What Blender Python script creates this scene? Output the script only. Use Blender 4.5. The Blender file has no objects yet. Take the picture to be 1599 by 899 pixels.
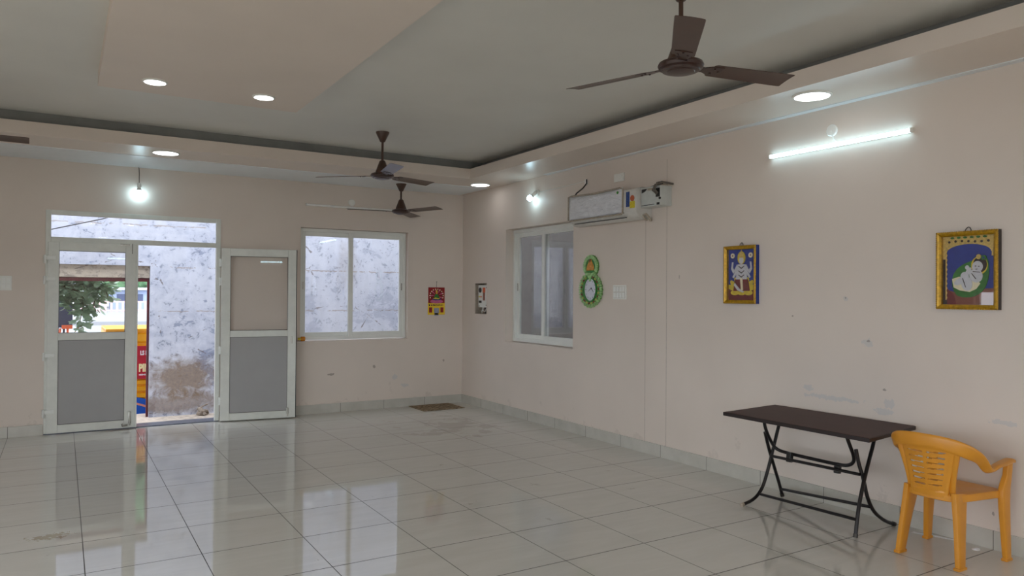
import bpy, bmesh, math, random
from mathutils import Vector, Matrix
from math import pi, sin, cos, radians
random.seed(7)
SC = bpy.context.scene
COL = SC.collection

# ------------------------------------------------------------------ camera
F, YAW, PIT, ROL = 1147.276, 0.5492139, 0.0090918, 0.0070132
CAM = Vector((-4.996774, -9.552062, 1.574146))
fw = Vector((sin(YAW)*cos(PIT), cos(YAW)*cos(PIT), sin(PIT)))
rr = Vector((cos(YAW), -sin(YAW), 0)); uu = rr.cross(fw)
RX = cos(ROL)*rr + sin(ROL)*uu
UX = -sin(ROL)*rr + cos(ROL)*uu
cd = bpy.data.cameras.new('camera'); cam = bpy.data.objects.new('camera', cd); COL.objects.link(cam)
cd.sensor_width = 36.0; cd.lens = F*36/1599; cd.clip_start = 0.05; cd.clip_end = 400
cam.matrix_world = Matrix(((RX.x, UX.x, -fw.x, CAM.x), (RX.y, UX.y, -fw.y, CAM.y), (RX.z, UX.z, -fw.z, CAM.z), (0, 0, 0, 1)))
SC.camera = cam

# ------------------------------------------------------------------ view + world
SC.view_settings.view_transform = 'Standard'; SC.view_settings.look = 'None'
SC.view_settings.exposure = 0.45; SC.view_settings.gamma = 1.0
SC.view_settings.use_curve_mapping = False
SKY = 3.6                      # overcast daylight
LED_PANEL, LED_SOFFIT, TUBE_E, BULB_E = 10.0, 4.5, 8.5, 24.0
w = bpy.data.worlds.new('overcast_sky'); SC.world = w; w.use_nodes = True
bg = w.node_tree.nodes['Background']
bg.inputs[0].default_value = (0.86, 0.92, 1.0, 1); bg.inputs[1].default_value = SKY
SC.cycles.max_bounces = 10; SC.cycles.diffuse_bounces = 6; SC.cycles.glossy_bounces = 4
SC.cycles.transparent_max_bounces = 12; SC.cycles.sample_clamp_indirect = 6.0
SC.cycles.caustics_reflective = False; SC.cycles.caustics_refractive = False

# ------------------------------------------------------------------ materials
def lin(c):
    return tuple((v/12.92 if v <= .04045 else ((v+.055)/1.055)**2.4) for v in c)
def rgb(r, g, b):
    return lin((r/255, g/255, b/255)) + (1,)

class NT:
    """small node helper"""
    def __init__(s, name):
        s.m = bpy.data.materials.new(name); s.m.use_nodes = True
        s.t = s.m.node_tree; s.b = s.t.nodes['Principled BSDF']; s.out = s.t.nodes['Material Output']
    def n(s, typ, **kw):
        x = s.t.nodes.new(typ)
        for k, v in kw.items(): setattr(x, k, v)
        return x
    def l(s, a, b): s.t.links.new(a, b)
    def val(s, sock, v):
        if hasattr(v, 'is_output') or isinstance(v, bpy.types.NodeSocket): s.l(v, sock)
        else: sock.default_value = v
    def math(s, op, a, b=0.0, c=0.0, clamp=False):
        x = s.n('ShaderNodeMath', operation=op, use_clamp=clamp)
        s.val(x.inputs[0], a); s.val(x.inputs[1], b); s.val(x.inputs[2], c)
        return x.outputs[0]
    def mix(s, f, a, b):
        x = s.n('ShaderNodeMix', data_type='RGBA')
        s.val(x.inputs[0], f); s.val(x.inputs[6], a); s.val(x.inputs[7], b)
        return x.outputs[2]
    def coord(s, which='Object'): return s.n('ShaderNodeTexCoord').outputs[which]
    def sep(s, v):
        x = s.n('ShaderNodeSeparateXYZ'); s.l(v, x.inputs[0]); return x.outputs
    def noise(s, v, scale, detail=3, rough=.55, dist=0.0):
        x = s.n('ShaderNodeTexNoise'); s.l(v, x.inputs['Vector'])
        x.inputs['Scale'].default_value = scale; x.inputs['Detail'].default_value = detail
        x.inputs['Roughness'].default_value = rough; x.inputs['Distortion'].default_value = dist
        return x.outputs['Fac']
    def mapv(s, v, scale=(1, 1, 1), loc=(0, 0, 0)):
        x = s.n('ShaderNodeMapping'); s.l(v, x.inputs[0]); x.inputs['Scale'].default_value = scale; x.inputs['Location'].default_value = loc
        return x.outputs[0]
    def ramp(s, f, a, b, lo=(0, 0, 0, 1), hi=(1, 1, 1, 1)):
        x = s.n('ShaderNodeValToRGB'); s.l(f, x.inputs[0])
        e = x.color_ramp.elements; e[0].position = a; e[1].position = b; e[0].color = lo; e[1].color = hi
        return x.outputs[0]
    def bump(s, h, strength=.2, dist=.01):
        x = s.n('ShaderNodeBump'); s.l(h, x.inputs['Height']); x.inputs['Strength'].default_value = strength
        x.inputs['Distance'].default_value = dist; s.l(x.outputs[0], s.b.inputs['Normal'])
    def set(s, col=None, rough=None, metal=None, spec=None):
        if col is not None: s.val(s.b.inputs['Base Color'], col)
        if rough is not None: s.val(s.b.inputs['Roughness'], rough)
        if metal is not None: s.b.inputs['Metallic'].default_value = metal
        if spec is not None: s.b.inputs['Specular IOR Level'].default_value = spec
        return s

def plain(name, c, rough=.5, metal=0.0, var=.06, scale=14, bump=0.0, spec=.5):
    m = NT(name); v = m.coord()
    n = m.noise(v, scale, 3)
    d = tuple(max(0, x*(1-var)) for x in c[:3]) + (1,); h = tuple(min(1, x*(1+var)) for x in c[:3]) + (1,)
    m.set(m.ramp(n, .3, .7, d, h), rough, metal, spec)
    if bump: m.bump(n, bump, .004)
    return m.m

def emit(name, c, e):
    m = NT(name); m.set((.8, .8, .8, 1), .4)
    m.b.inputs['Emission Color'].default_value = c; m.b.inputs['Emission Strength'].default_value = e
    return m.m

TX, TY, OX, OY = .60975, .6, .60324, .59660   # floor tile grid

def spots(m, v, axis, pts):
    """union of irregular blobs at (u, z, radius_u, radius_z); returns mask 0..1"""
    s = m.sep(v); nz = m.noise(v, 26, 4, .7)
    tot = None
    for (u, z, ru, rz) in pts:
        du = m.math('DIVIDE', m.math('SUBTRACT', s[axis], u), ru)
        dz = m.math('DIVIDE', m.math('SUBTRACT', s[2], z), rz)
        d = m.math('SQRT', m.math('ADD', m.math('MULTIPLY', du, du), m.math('MULTIPLY', dz, dz)))
        d = m.math('ADD', d, m.math('MULTIPLY', m.math('SUBTRACT', nz, .5), 2.6))
        k = m.math('LESS_THAN', d, .75)
        tot = k if tot is None else m.math('MAXIMUM', tot, k)
    return tot

def wall_paint(name, c, axis=0, pts=(), seams=(), rough=.55):
    m = NT(name); v = m.coord()
    n1 = m.noise(v, 1.1, 3); n2 = m.noise(v, 22, 4, .7); n3 = m.noise(v, 5, 5, .65)
    col = m.ramp(n1, .3, .7, tuple(x*.97 for x in c[:3])+(1,), tuple(min(1, x*1.03) for x in c[:3])+(1,))
    s = m.sep(v)
    low = m.math('SUBTRACT', 1.0, m.math('DIVIDE', s[2], 1.0), clamp=True)           # scuffs gather near the floor
    sc = m.math('MULTIPLY', m.math('GREATER_THAN', m.math('MULTIPLY', n3, m.math('ADD', low, .5)), .80), m.math('MULTIPLY', n2, .26))
    col = m.mix(sc, col, rgb(150, 140, 130))
    if pts:
        col = m.mix(m.math('MULTIPLY', spots(m, v, axis, pts[0]), .36), col, rgb(176, 184, 190))
        if len(pts) > 1: col = m.mix(m.math('MULTIPLY', spots(m, v, axis, pts[1]), .6), col, rgb(118, 106, 96))
    for u, z1 in seams:
        k = m.math('LESS_THAN', m.math('ABSOLUTE', m.math('SUBTRACT', s[axis], u)), .0035)
        k = m.math('MULTIPLY', k, m.math('LESS_THAN', s[2], z1))
        col = m.mix(m.math('MULTIPLY', k, m.math('ADD', m.math('MULTIPLY', n2, .7), .1)), col, rgb(120, 104, 92))
    m.set(col, rough, 0, .4); m.bump(n2, .06, .004)
    return m.m

PEACH = rgb(218, 206, 195)
M = {}
M['wall_back'] = wall_paint('peach_wall_paint', PEACH, 0,
    ([(-1.05, .42, .05, .04), (-.9, .3, .08, .03)], [(-1.35, .58, .03, .03), (-1.95, .5, .06, .02), (-.3, .62, .015, .03)]))
M['wall_right'] = wall_paint('peach_wall_paint_patched', PEACH, 1,
    ([(-6.346, 1.243, .055, .035), (-6.516, .823, .05, .045), (-6.05, .806, .3, .022), (-6.166, 1.563, .03, .02), (-6.47, .76, .10, .03), (-5.85, .86, .05, .03), (-7.25, .80, .10, .02)],
     [(-6.475, .915, .022, .01), (-6.168, 1.567, .008, .012), (-6.35, 1.255, .02, .01), (-4.43, 1.755, .008, .02), (-5.7, 1.42, .01, .008), (-7.19, .22, .012, .018)]),
    seams=[(-3.955, 2.5), (-4.258, 2.9)])
M['wall_plain'] = wall_paint('peach_paint_plain', PEACH)
M['soffit'] = plain('peach_soffit_paint', PEACH, .3, 0, .02, 2, 0, .5)
M['panel_paint'] = plain('peach_panel_paint', PEACH, .6, 0, .02, 2, 0, .3)
M['strip'] = plain('lamp_glow_strip', rgb(228, 234, 238), .35, 0, .02, 3)  # bluish white carries the glow of bulb and tube in its colour
M['ceil'] = plain('grey_green_ceiling_paint', rgb(214, 213, 207), .6, 0, .03, 1.5)
M['cove'] = plain('dark_grey_cove', rgb(122, 123, 121), .6, 0, .1, 5)
M['exterior'] = plain('exterior_render', rgb(190, 188, 184), .9, 0, .1, 3)
M['terrace'] = M['exterior']

def floor_mat():
    m = NT('glazed_ivory_tile'); v = m.coord(); s = m.sep(v)
    fx = m.math('FRACT', m.math('DIVIDE', m.math('ADD', s[0], OX), TX))
    fy = m.math('FRACT', m.math('DIVIDE', m.math('ADD', s[1], OY), TY))
    def edge(f, T, hw):
        d = m.math('MINIMUM', f, m.math('SUBTRACT', 1.0, f))
        return m.math('LESS_THAN', m.math('MULTIPLY', d, T), hw)
    g = m.math('MAXIMUM', edge(fx, TX, .0026), edge(fy, TY, .0036))
    n1 = m.noise(m.mapv(v, (1.2, 6, 1)), 1.6, 5, .6, .8); n2 = m.noise(v, .7, 2); n3 = m.noise(v, 3.3, 6, .65)
    col = m.ramp(n1, .3, .75, rgb(203, 201, 193), rgb(211, 209, 202))
    col = m.mix(m.math('MULTIPLY', m.math('SUBTRACT', n2, .35, clamp=True), .5), col, rgb(204, 199, 188))
    dx = m.math('ADD', s[0], 1.0); dy = m.math('ADD', s[1], 1.65)
    near = m.math('SUBTRACT', 1.0, m.math('SQRT', m.math('ADD', m.math('MULTIPLY', dx, dx), m.math('MULTIPLY', m.math('MULTIPLY', dy, dy), .8))), clamp=True)
    stain = m.math('MULTIPLY', m.math('GREATER_THAN', m.math('ADD', n3, m.math('MULTIPLY', near, .25)), .68), .28)
    col = m.mix(stain, col, rgb(140, 130, 115))
    ax = m.math('DIVIDE', m.math('ADD', s[0], 5.05), .16); ay = m.math('DIVIDE', m.math('ADD', s[1], 3.97), .09)
    rd = m.math('ADD', m.math('SQRT', m.math('ADD', m.math('MULTIPLY', ax, ax), m.math('MULTIPLY', ay, ay))), m.math('MULTIPLY', m.math('SUBTRACT', m.noise(v, 30, 4), .5), 3))
    col = m.mix(m.math('MULTIPLY', m.math('LESS_THAN', rd, .6), .6), col, rgb(150, 132, 100))
    col = m.mix(g, col, rgb(70, 66, 60))
    ro = m.math('ADD', m.math('ADD', .02, m.math('MULTIPLY', n3, .025)), m.math('ADD', m.math('MULTIPLY', g, .5), m.math('MULTIPLY', stain, .5)))
    m.set(col, ro, 0, .5)
    wob = m.noise(v, 2.2, 2)
    m.bump(m.math('SUBTRACT', m.math('MULTIPLY', wob, .06), g), .06, .004)
    return m.m
M['floor'] = floor_mat()

def skirting_mat(axis, O, T):
    m = NT('skirting_tile'); v = m.coord(); s = m.sep(v)
    f = m.math('FRACT', m.math('DIVIDE', m.math('ADD', s[axis], O), T))
    d = m.math('MULTIPLY', m.math('MINIMUM', f, m.math('SUBTRACT', 1.0, f)), T)
    n = m.noise(v, 5, 4)
    col = m.ramp(n, .3, .7, rgb(184, 181, 171), rgb(198, 195, 186))
    col = m.mix(m.math('LESS_THAN', d, .002), col, rgb(84, 80, 72))
    m.set(col, .22, 0, .5); return m.m
M['skirt_back'] = skirting_mat(0, OX, TX); M['skirt_right'] = skirting_mat(1, OY, TY)

def plaster(name, base, grey, brown, stains=True):
    m = NT(name); v = m.coord(); s = m.sep(v)
    n1 = m.noise(v, 1.7, 6, .62, .3); n2 = m.noise(v, 7, 8, .7, .6); n3 = m.noise(v, 26, 5, .7); n4 = m.noise(m.mapv(v, (6, 6, .7)), 1.3, 4)
    col = m.ramp(n4, .3, .75, tuple(x*.90 for x in base[:3])+(1,), base)
    wr = m.math('ADD', .42, m.math('MULTIPLY', .58, m.math('SUBTRACT', -2.2, s[0], clamp=True), clamp=True))   # the plaster by the door is the more worn
    mot = m.ramp(m.math('ADD', m.math('MULTIPLY', n1, .5), m.math('MULTIPLY', n2, .5)), .42, .60)
    col = m.mix(m.math('MULTIPLY', m.math('MULTIPLY', mot, .6), wr), col, grey)
    n5 = m.noise(m.mapv(v, (1, 1, 1.5), (3.1, 0, 1.7)), 3.1, 9, .72, .5)
    p = m.math('GREATER_THAN', m.math('ADD', m.math('MULTIPLY', n1, .45), m.math('MULTIPLY', n5, .55)), .548)
    col = m.mix(m.math('MULTIPLY', m.math('MULTIPLY', p, .8), wr), col, tuple(x*.86 for x in grey[:3])+(1,))
    q = m.math('GREATER_THAN', m.math('ADD', m.math('MULTIPLY', n2, .55), m.math('MULTIPLY', n3, .45)), .566)
    col = m.mix(m.math('MULTIPLY', q, .55), col, tuple(x*.6 for x in grey[:3])+(1,))
    for zz, am in ((1.93, .6), (1.30, .5), (2.52, .5)):
        ln = m.math('LESS_THAN', m.math('ABSOLUTE', m.math('ADD', m.math('SUBTRACT', s[2], zz), m.math('MULTIPLY', m.math('SUBTRACT', n2, .5), .07))), .008)
        ln = m.math('MULTIPLY', ln, m.math('GREATER_THAN', n5, .5)); col = m.mix(m.math('MULTIPLY', ln, am), col, brown)
    if stains:
        for (x0, z0, rx, rz, amt) in ((-3.50, .34, .55, .34, .8), (-3.6, -.02, .9, .18, .65), (-1.05, 2.05, .2, .5, .22)):
            a = m.math('DIVIDE', m.math('SUBTRACT', s[0], x0), rx); b = m.math('DIVIDE', m.math('SUBTRACT', s[2], z0), rz)
            d = m.math('SQRT', m.math('ADD', m.math('MULTIPLY', a, a), m.math('MULTIPLY', b, b)))
            k = m.ramp(m.math('ADD', m.math('SUBTRACT', 1.25, d), m.math('MULTIPLY', m.math('SUBTRACT', n2, .5), 1.5)), .2, .75)
            col = m.mix(m.math('MULTIPLY', k, amt), col, m.ramp(n3, .35, .65, tuple(x*.6 for x in brown[:3])+(1,), brown))
    vo = m.n('ShaderNodeTexVoronoi', feature='DISTANCE_TO_EDGE'); m.l(m.mapv(v, (1, 1, 1.4)), vo.inputs['Vector']); vo.inputs['Scale'].default_value = 1.1
    cr = m.math('MULTIPLY', m.math('LESS_THAN', m.math('ADD', vo.outputs['Distance'], m.math('MULTIPLY', m.math('SUBTRACT', n2, .45), .10)), .006), m.math('GREATER_THAN', n1, .5))
    col = m.mix(m.math('MULTIPLY', cr, .75), col, rgb(110, 100, 98))
    m.set(col, .9, 0, .2); m.bump(m.math('ADD', m.math('MULTIPLY', n3, .5), m.math('SUBTRACT', n2, m.math('MULTIPLY', p, .6))), .35, .012)
    return m.m
M['outer'] = plaster('whitewashed_peeling_plaster', rgb(206, 209, 222), rgb(146, 154, 178), rgb(140, 116, 88))
M['outer2'] = plaster('grey_peeling_plaster', rgb(122, 117, 112), rgb(104, 101, 98), rgb(88, 80, 72), False)
M['lintel'] = plaster('beige_lintel_plaster', rgb(200, 188, 172), rgb(160, 150, 140), rgb(140, 120, 100), False)
M['upvc'] = plain('white_upvc', rgb(228, 230, 225), .32, 0, .03, 6)
M['upvc_dull'] = plain('aged_white_upvc', rgb(218, 220, 213), .38, 0, .05, 9)
M['door_panel'] = plain('grey_door_panel', rgb(160, 159, 158), .42, 0, .02, 5)
M['dark_gasket'] = plain('black_gasket', rgb(58, 56, 54), .6)
M['steel'] = plain('brushed_steel', rgb(170, 168, 160), .3, .9, .1, 40)
M['dark_metal'] = plain('dark_metal', rgb(64, 60, 56), .4, .6)
M['sill_stone'] = plain('dark_granite', rgb(92, 98, 112), .3, 0, .3, 60)
M['fan'] = plain('brown_fan_enamel', rgb(72, 49, 37), .32, 0, .08, 7)
M['fan_dark'] = plain('dark_brown_fan_enamel', rgb(56, 34, 27), .3, 0, .1, 7)
M['white_plastic'] = plain('white_plastic', rgb(234, 235, 230), .35, 0, .02, 6)
M['ivory_plastic'] = plain('ivory_plastic', rgb(232, 232, 226), .4, 0, .03, 6)
M['led_panel'] = emit('lit_led_disc', (.95, .97, 1, 1), LED_PANEL)
M['led_soffit'] = emit('lit_led_disc_large', (.95, .97, 1, 1), LED_SOFFIT)
M['tube_on'] = emit('lit_tube', (.55, .86, 1, 1), TUBE_E)
M['bulb_on'] = emit('lit_bulb', (.58, .87, 1, 1), BULB_E)
M['tube_off'] = plain('unlit_tube_diffuser', rgb(238, 238, 234), .3)
M['cord'] = plain('grey_cord', rgb(96, 88, 80), .6)
M['black'] = plain('black_plastic', rgb(30, 29, 28), .4)
M['table_top'] = plain('dark_walnut_laminate', rgb(62, 34, 29), .5, 0, .12, 9, 0, .22)
M['table_edge'] = plain('black_edge_band', rgb(38, 28, 27), .4)
M['table_leg'] = plain('black_tube_steel', rgb(32, 28, 28), .32, .3, .2, 20)
M['chair'] = plain('yellow_ochre_plastic', rgb(208, 140, 38), .36, 0, .05, 6)
M['gold'] = plain('gilt_wood', rgb(178, 136, 26), .32, .35, .3, 60, .3)
M['gold_leaf'] = plain('gold_leaf', rgb(214, 184, 110), .3, .3, .2, 70, .2)
M['blue_side'] = plain('blue_painted_side', rgb(16, 44, 120), .4)
M['black_side'] = plain('black_painted_side', rgb(36, 22, 18), .4)
M['art_blue'] = plain('art_blue', rgb(34, 56, 140), .5, 0, .15, 30)
M['art_red'] = plain('art_maroon', rgb(110, 34, 40), .5, 0, .2, 30)
M['art_brown'] = plain('art_brown', rgb(128, 72, 58), .5, 0, .15, 30)
M['art_green'] = plain('art_green', rgb(44, 112, 44), .5, 0, .3, 40)
M['art_yellow'] = plain('art_yellow', rgb(214, 190, 60), .5, 0, .2, 40)
M['art_skin'] = plain('art_pale_skin', rgb(206, 206, 212), .5, 0, .06, 40)
M['art_dark'] = plain('art_dark_line', rgb(48, 34, 36), .5)
M['art_pink'] = plain('art_pink', rgb(196, 96, 140), .5, 0, .3, 60)
M['art_crimson'] = plain('art_crimson', rgb(140, 20, 24), .5, 0, .3, 60)
M['art_cream'] = plain('art_cream', rgb(232, 222, 190), .5)
M['paper_yellow'] = plain('yellow_paper', rgb(236, 200, 48), .6, 0, .04, 30)
M['paper_grey'] = plain('pale_print', rgb(150, 152, 170), .6, 0, .2, 50)
M['clock_green'] = plain('pale_green_resin', rgb(158, 200, 136), .45, 0, .3, 45, .3)
M['clock_mid'] = plain('mid_green_resin', rgb(104, 152, 84), .45, 0, .2, 45)
M['clock_dark'] = plain('green_resin_rim', rgb(62, 132, 62), .45, 0, .2, 40)
M['clock_orange'] = plain('orange_resin', rgb(204, 140, 60), .45, 0, .3, 45)
M['clock_yellow'] = plain('yellow_green_resin', rgb(196, 196, 104), .45)
M['clock_face'] = plain('clock_face_print', rgb(214, 216, 226), .4, 0, .05, 50)
M['wrap'] = None
M['ac_white'] = plain('white_ac_shell', rgb(208, 206, 200), .35)
M['blue_label'] = plain('blue_label', rgb(44, 70, 128), .5, 0, .3, 80)
M['yellow_label'] = plain('yellow_label', rgb(206, 188, 40), .5, 0, .2, 80)
M['red_label'] = plain('orange_red_label', rgb(176, 84, 50), .5)
M['stab'] = plain('pale_grey_sheet_metal', rgb(196, 200, 196), .35, .1)
M['taupe'] = plain('taupe_tape', rgb(168, 156, 140), .6, 0, .2, 30)
M['mat_brown'] = None
M['amber'] = plain('amber_plastic', rgb(206, 130, 30), .25)
M['paper'] = plain('crumpled_paper', rgb(232, 234, 236), .7, 0, .05, 20, .4)
M['ground'] = plain('sandy_ground', rgb(176, 164, 148), .95, 0, .25, 9, .5)
M['yard'] = plain('pale_stone_yard', rgb(186, 172, 158), .9, 0, .25, 14, .5)
M['maroon'] = plain('maroon_steel', rgb(84, 28, 34), .45)
M['truck_yellow'] = plain('yellow_corrugated_paint', rgb(240, 168, 16), .4)
M['truck_red'] = plain('red_sign_paint', rgb(184, 24, 46), .45)
M['truck_blue'] = plain('blue_panel_paint', rgb(24, 92, 196), .4)
M['cream_letter'] = plain('cream_letter_paint', rgb(252, 236, 180), .5)
M['white_letter'] = plain('white_letter_paint', rgb(250, 246, 246), .5)
M['pink_stripe'] = plain('pink_stripe_paint', rgb(230, 150, 130), .5)
M['rubber'] = plain('tyre_rubber', rgb(36, 36, 38), .8)
M['leaf'] = plain('green_leaf', rgb(142, 168, 140), .4, 0, .35, 9)
M['bark'] = plain('brown_bark', rgb(104, 86, 66), .9)
M['navy'] = plain('navy_board', rgb(46, 54, 84), .5)
M['orange'] = plain('orange_steel', rgb(226, 104, 62), .5)
M['road'] = plain('pale_concrete_road', rgb(122, 124, 128), .9, 0, .08, .3)
M['road_dark'] = plain('dark_asphalt_strip', rgb(84, 87, 94), .9)
M['pink_rail'] = plain('pink_rail_paint', rgb(206, 170, 172), .6)
M['far_tree'] = plain('far_tree_green', rgb(84, 118, 84), .9, 0, .5, 1.2)
M['far_white'] = plain('far_white_paint', rgb(226, 228, 236), .8)
M['far_blue'] = plain('far_blue_paint', rgb(150, 164, 192), .8)
M['far_orange'] = plain('far_orange_paint', rgb(214, 146, 90), .8)
M['window_dark'] = plain('far_dark_window', rgb(70, 80, 110), .3)
M['rubble'] = plain('broken_mortar', rgb(140, 128, 116), .95, 0, .3, 20, .6)

def glass_mat(name, tint=(1, 1, 1, 1), f0=.045):
    m = NT(name); t = m.t
    tr = m.n('ShaderNodeBsdfTransparent'); tr.inputs[0].default_value = tint
    gl = m.n('ShaderNodeBsdfGlossy'); gl.inputs['Roughness'].default_value = .015
    ge = m.n('ShaderNodeNewGeometry'); dt = m.n('ShaderNodeVectorMath', operation='DOT_PRODUCT')
    m.l(ge.outputs['Normal'], dt.inputs[0]); m.l(ge.outputs['Incoming'], dt.inputs[1])
    c = m.math('SUBTRACT', 1.0, m.math('ABSOLUTE', dt.outputs['Value']), clamp=True)
    fr = m.math('ADD', f0, m.math('MULTIPLY', 1-f0, m.math('POWER', c, 5.0)))          # Schlick reflectance of a glass face
    mx = m.n('ShaderNodeMixShader'); m.l(fr, mx.inputs[0]); m.l(tr.outputs[0], mx.inputs[1]); m.l(gl.outputs[0], mx.inputs[2])
    m.l(mx.outputs[0], m.out.inputs['Surface']); t.nodes.remove(m.b)
    return m.m
M['glass'] = glass_mat('window_glass', (1, 1, 1, 1))
M['glass_tint'] = glass_mat('tinted_window_glass', (.80, .805, .81, 1), .085)

def wrap_mat():
    m = NT('crinkled_white_film'); v = m.coord()
    n1 = m.noise(m.mapv(v, (3, 1.4, 4)), 4.0, 6, .7, 1.5); n2 = m.noise(v, 30, 4, .6)
    m.set(m.ramp(n1, .35, .65, rgb(218, 219, 224), rgb(236, 237, 242)), .28, 0, .6)
    m.bump(m.math('ADD', n1, m.math('MULTIPLY', n2, .15)), .8, .03); return m.m
M['wrap'] = wrap_mat()
def mat_mat():
    m = NT('brown_woven_mat'); v = m.coord()
    vo = m.n('ShaderNodeTexVoronoi', distance='CHEBYCHEV'); m.l(v, vo.inputs['Vector']); vo.inputs['Scale'].default_value = 26
    ck = m.n('ShaderNodeTexChecker'); m.l(v, ck.inputs['Vector']); ck.inputs['Scale'].default_value = 22
    n = m.noise(v, 12, 4)
    col = m.ramp(vo.outputs['Distance'], .15, .55, rgb(96, 80, 60), rgb(164, 146, 120))
    col = m.mix(m.math('MULTIPLY', ck.outputs['Fac'], .4), col, rgb(84, 68, 52))
    col = m.mix(m.math('MULTIPLY', n, .4), col, rgb(128, 110, 88))
    m.set(col, .9, 0, .2); m.bump(vo.outputs['Distance'], .5, .01); return m.m
M['mat_brown'] = mat_mat()

# ------------------------------------------------------------------ mesh building
class MB:
    def __init__(s): s.bm = bmesh.new(); s.slots = []; s.cur = 0
    def mat(s, m):
        if m not in s.slots: s.slots.append(m)
        s.cur = s.slots.index(m); return s
    def _mark(s, n0):
        s.bm.faces.ensure_lookup_table()
        for f in s.bm.faces[n0:]: f.material_index = s.cur
    def box(s, c, size, rot=None, bev=0.0):
        n0 = len(s.bm.faces)
        r = bmesh.ops.create_cube(s.bm, size=1)
        vs = r['verts']
        mt = Matrix.Translation(Vector(c)) @ (rot.to_4x4() if rot else Matrix.Identity(4)) @ Matrix.Diagonal((size[0], size[1], size[2], 1))
        bmesh.ops.transform(s.bm, matrix=mt, verts=vs)
        if bev > 0:
            es = list({e for v in vs for e in v.link_edges})
            bmesh.ops.bevel(s.bm, geom=es, offset=bev, segments=2, affect='EDGES', profile=.6)
        s._mark(n0); return s
    def b2(s, a, b, bev=0.0):
        return s.box([(a[i]+b[i])/2 for i in range(3)], [abs(b[i]-a[i]) for i in range(3)], None, bev)
    def ring_loft(s, rings, caps=True, closed=True):
        n0 = len(s.bm.faces)
        R = [[s.bm.verts.new(p) for p in r] for r in rings]
        n = len(R[0])
        for a, b in zip(R, R[1:]):
            for i in range(n if closed else n-1):
                j = (i+1) % n
                try: s.bm.faces.new((a[i], a[j], b[j], b[i]))
                except ValueError: pass
        if caps:
            for r in (R[0][::-1], R[-1]):
                try: s.bm.faces.new(r)
                except ValueError: pass
        s._mark(n0); return s
    def tube(s, pts, r, seg=10, caps=True):
        pts = [Vector(p) for p in pts]
        rs = r if isinstance(r, (list, tuple)) else [r]*len(pts)
        rings = []; up = None
        for i, p in enumerate(pts):
            d = (pts[min(i+1, len(pts)-1)] - pts[max(i-1, 0)]).normalized()
            if up is None:
                up = d.orthogonal().normalized()
            up = (up - d*up.dot(d))
            up = up.normalized() if up.length > 1e-6 else d.orthogonal().normalized()
            sd = d.cross(up)
            rings.append([p + rs[i]*(cos(2*pi*k/seg)*up + sin(2*pi*k/seg)*sd) for k in range(seg)])
        return s.ring_loft(rings, caps)
    def lathe(s, prof, c=(0, 0, 0), seg=28, axis=None):
        """prof = [(r, h)...]; axis = rotation Matrix(3x3) turning +Z to the wanted axis"""
        c = Vector(c); rings = []
        for r, h in prof:
            ring = []
            for k in range(seg):
                p = Vector((max(r, 1e-4)*cos(2*pi*k/seg), max(r, 1e-4)*sin(2*pi*k/seg), h))
                ring.append(c + (axis @ p if axis else p))
            rings.append(ring)
        return s.ring_loft(rings, True)
    def prism(s, poly, o, u, v, depth):
        """poly 2D -> plane (o,u,v), extruded along u x v by depth"""
        o, u, v = Vector(o), Vector(u), Vector(v); n = u.cross(v).normalized()
        a = [o + u*p[0] + v*p[1] for p in poly]
        return s.ring_loft([a, [p + n*depth for p in a]], True)
    def quad(s, a, b, c, d):
        n0 = len(s.bm.faces); s.bm.faces.new([s.bm.verts.new(p) for p in (a, b, c, d)]); s._mark(n0); return s
    def build(s, name, mat=None, parent=None, smooth=False, kind=None, sub=0):
        bmesh.ops.remove_doubles(s.bm, verts=s.bm.verts, dist=1e-6)
        bmesh.ops.recalc_face_normals(s.bm, faces=s.bm.faces)
        me = bpy.data.meshes.new(name); s.bm.to_mesh(me); s.bm.free()
        for m in (s.slots or [mat]): me.materials.append(m)
        o = bpy.data.objects.new(name, me); COL.objects.link(o)
        if parent is not None: o.parent = parent
        if smooth:
            for p in me.polygons: p.use_smooth = True
            me.set_sharp_from_angle(angle=radians(38))
        if kind: o['kind'] = kind
        return o

def thing(name, label, cat, loc=(0, 0, 0), rz=0.0, group=None):
    o = bpy.data.objects.new(name, None); COL.objects.link(o); o.location = loc; o.rotation_euler = (0, 0, rz)
    o.empty_display_size = .1
    o['label'] = label; o['category'] = cat
    if group: o['group'] = group
    return o
def tag(o, label, cat, group=None):
    o['label'] = label; o['category'] = cat
    if group: o['group'] = group
    return o
def dup(root, loc, rz=0.0, label=None):
    """a copy of a thing with copies of its parts and sub-parts"""
    r = root.copy(); COL.objects.link(r); r.location = loc; r.rotation_euler = (0, 0, rz)
    if label: r['label'] = label
    for ch in list(root.children):
        c = ch.copy(); COL.objects.link(c); c.parent = r
        for g in list(ch.children):
            d = g.copy(); COL.objects.link(d); d.parent = c
    return r
def structure(name):
    o = bpy.data.objects.new(name, None); COL.objects.link(o); o['kind'] = 'structure'; o.empty_display_size = .1; return o

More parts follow.
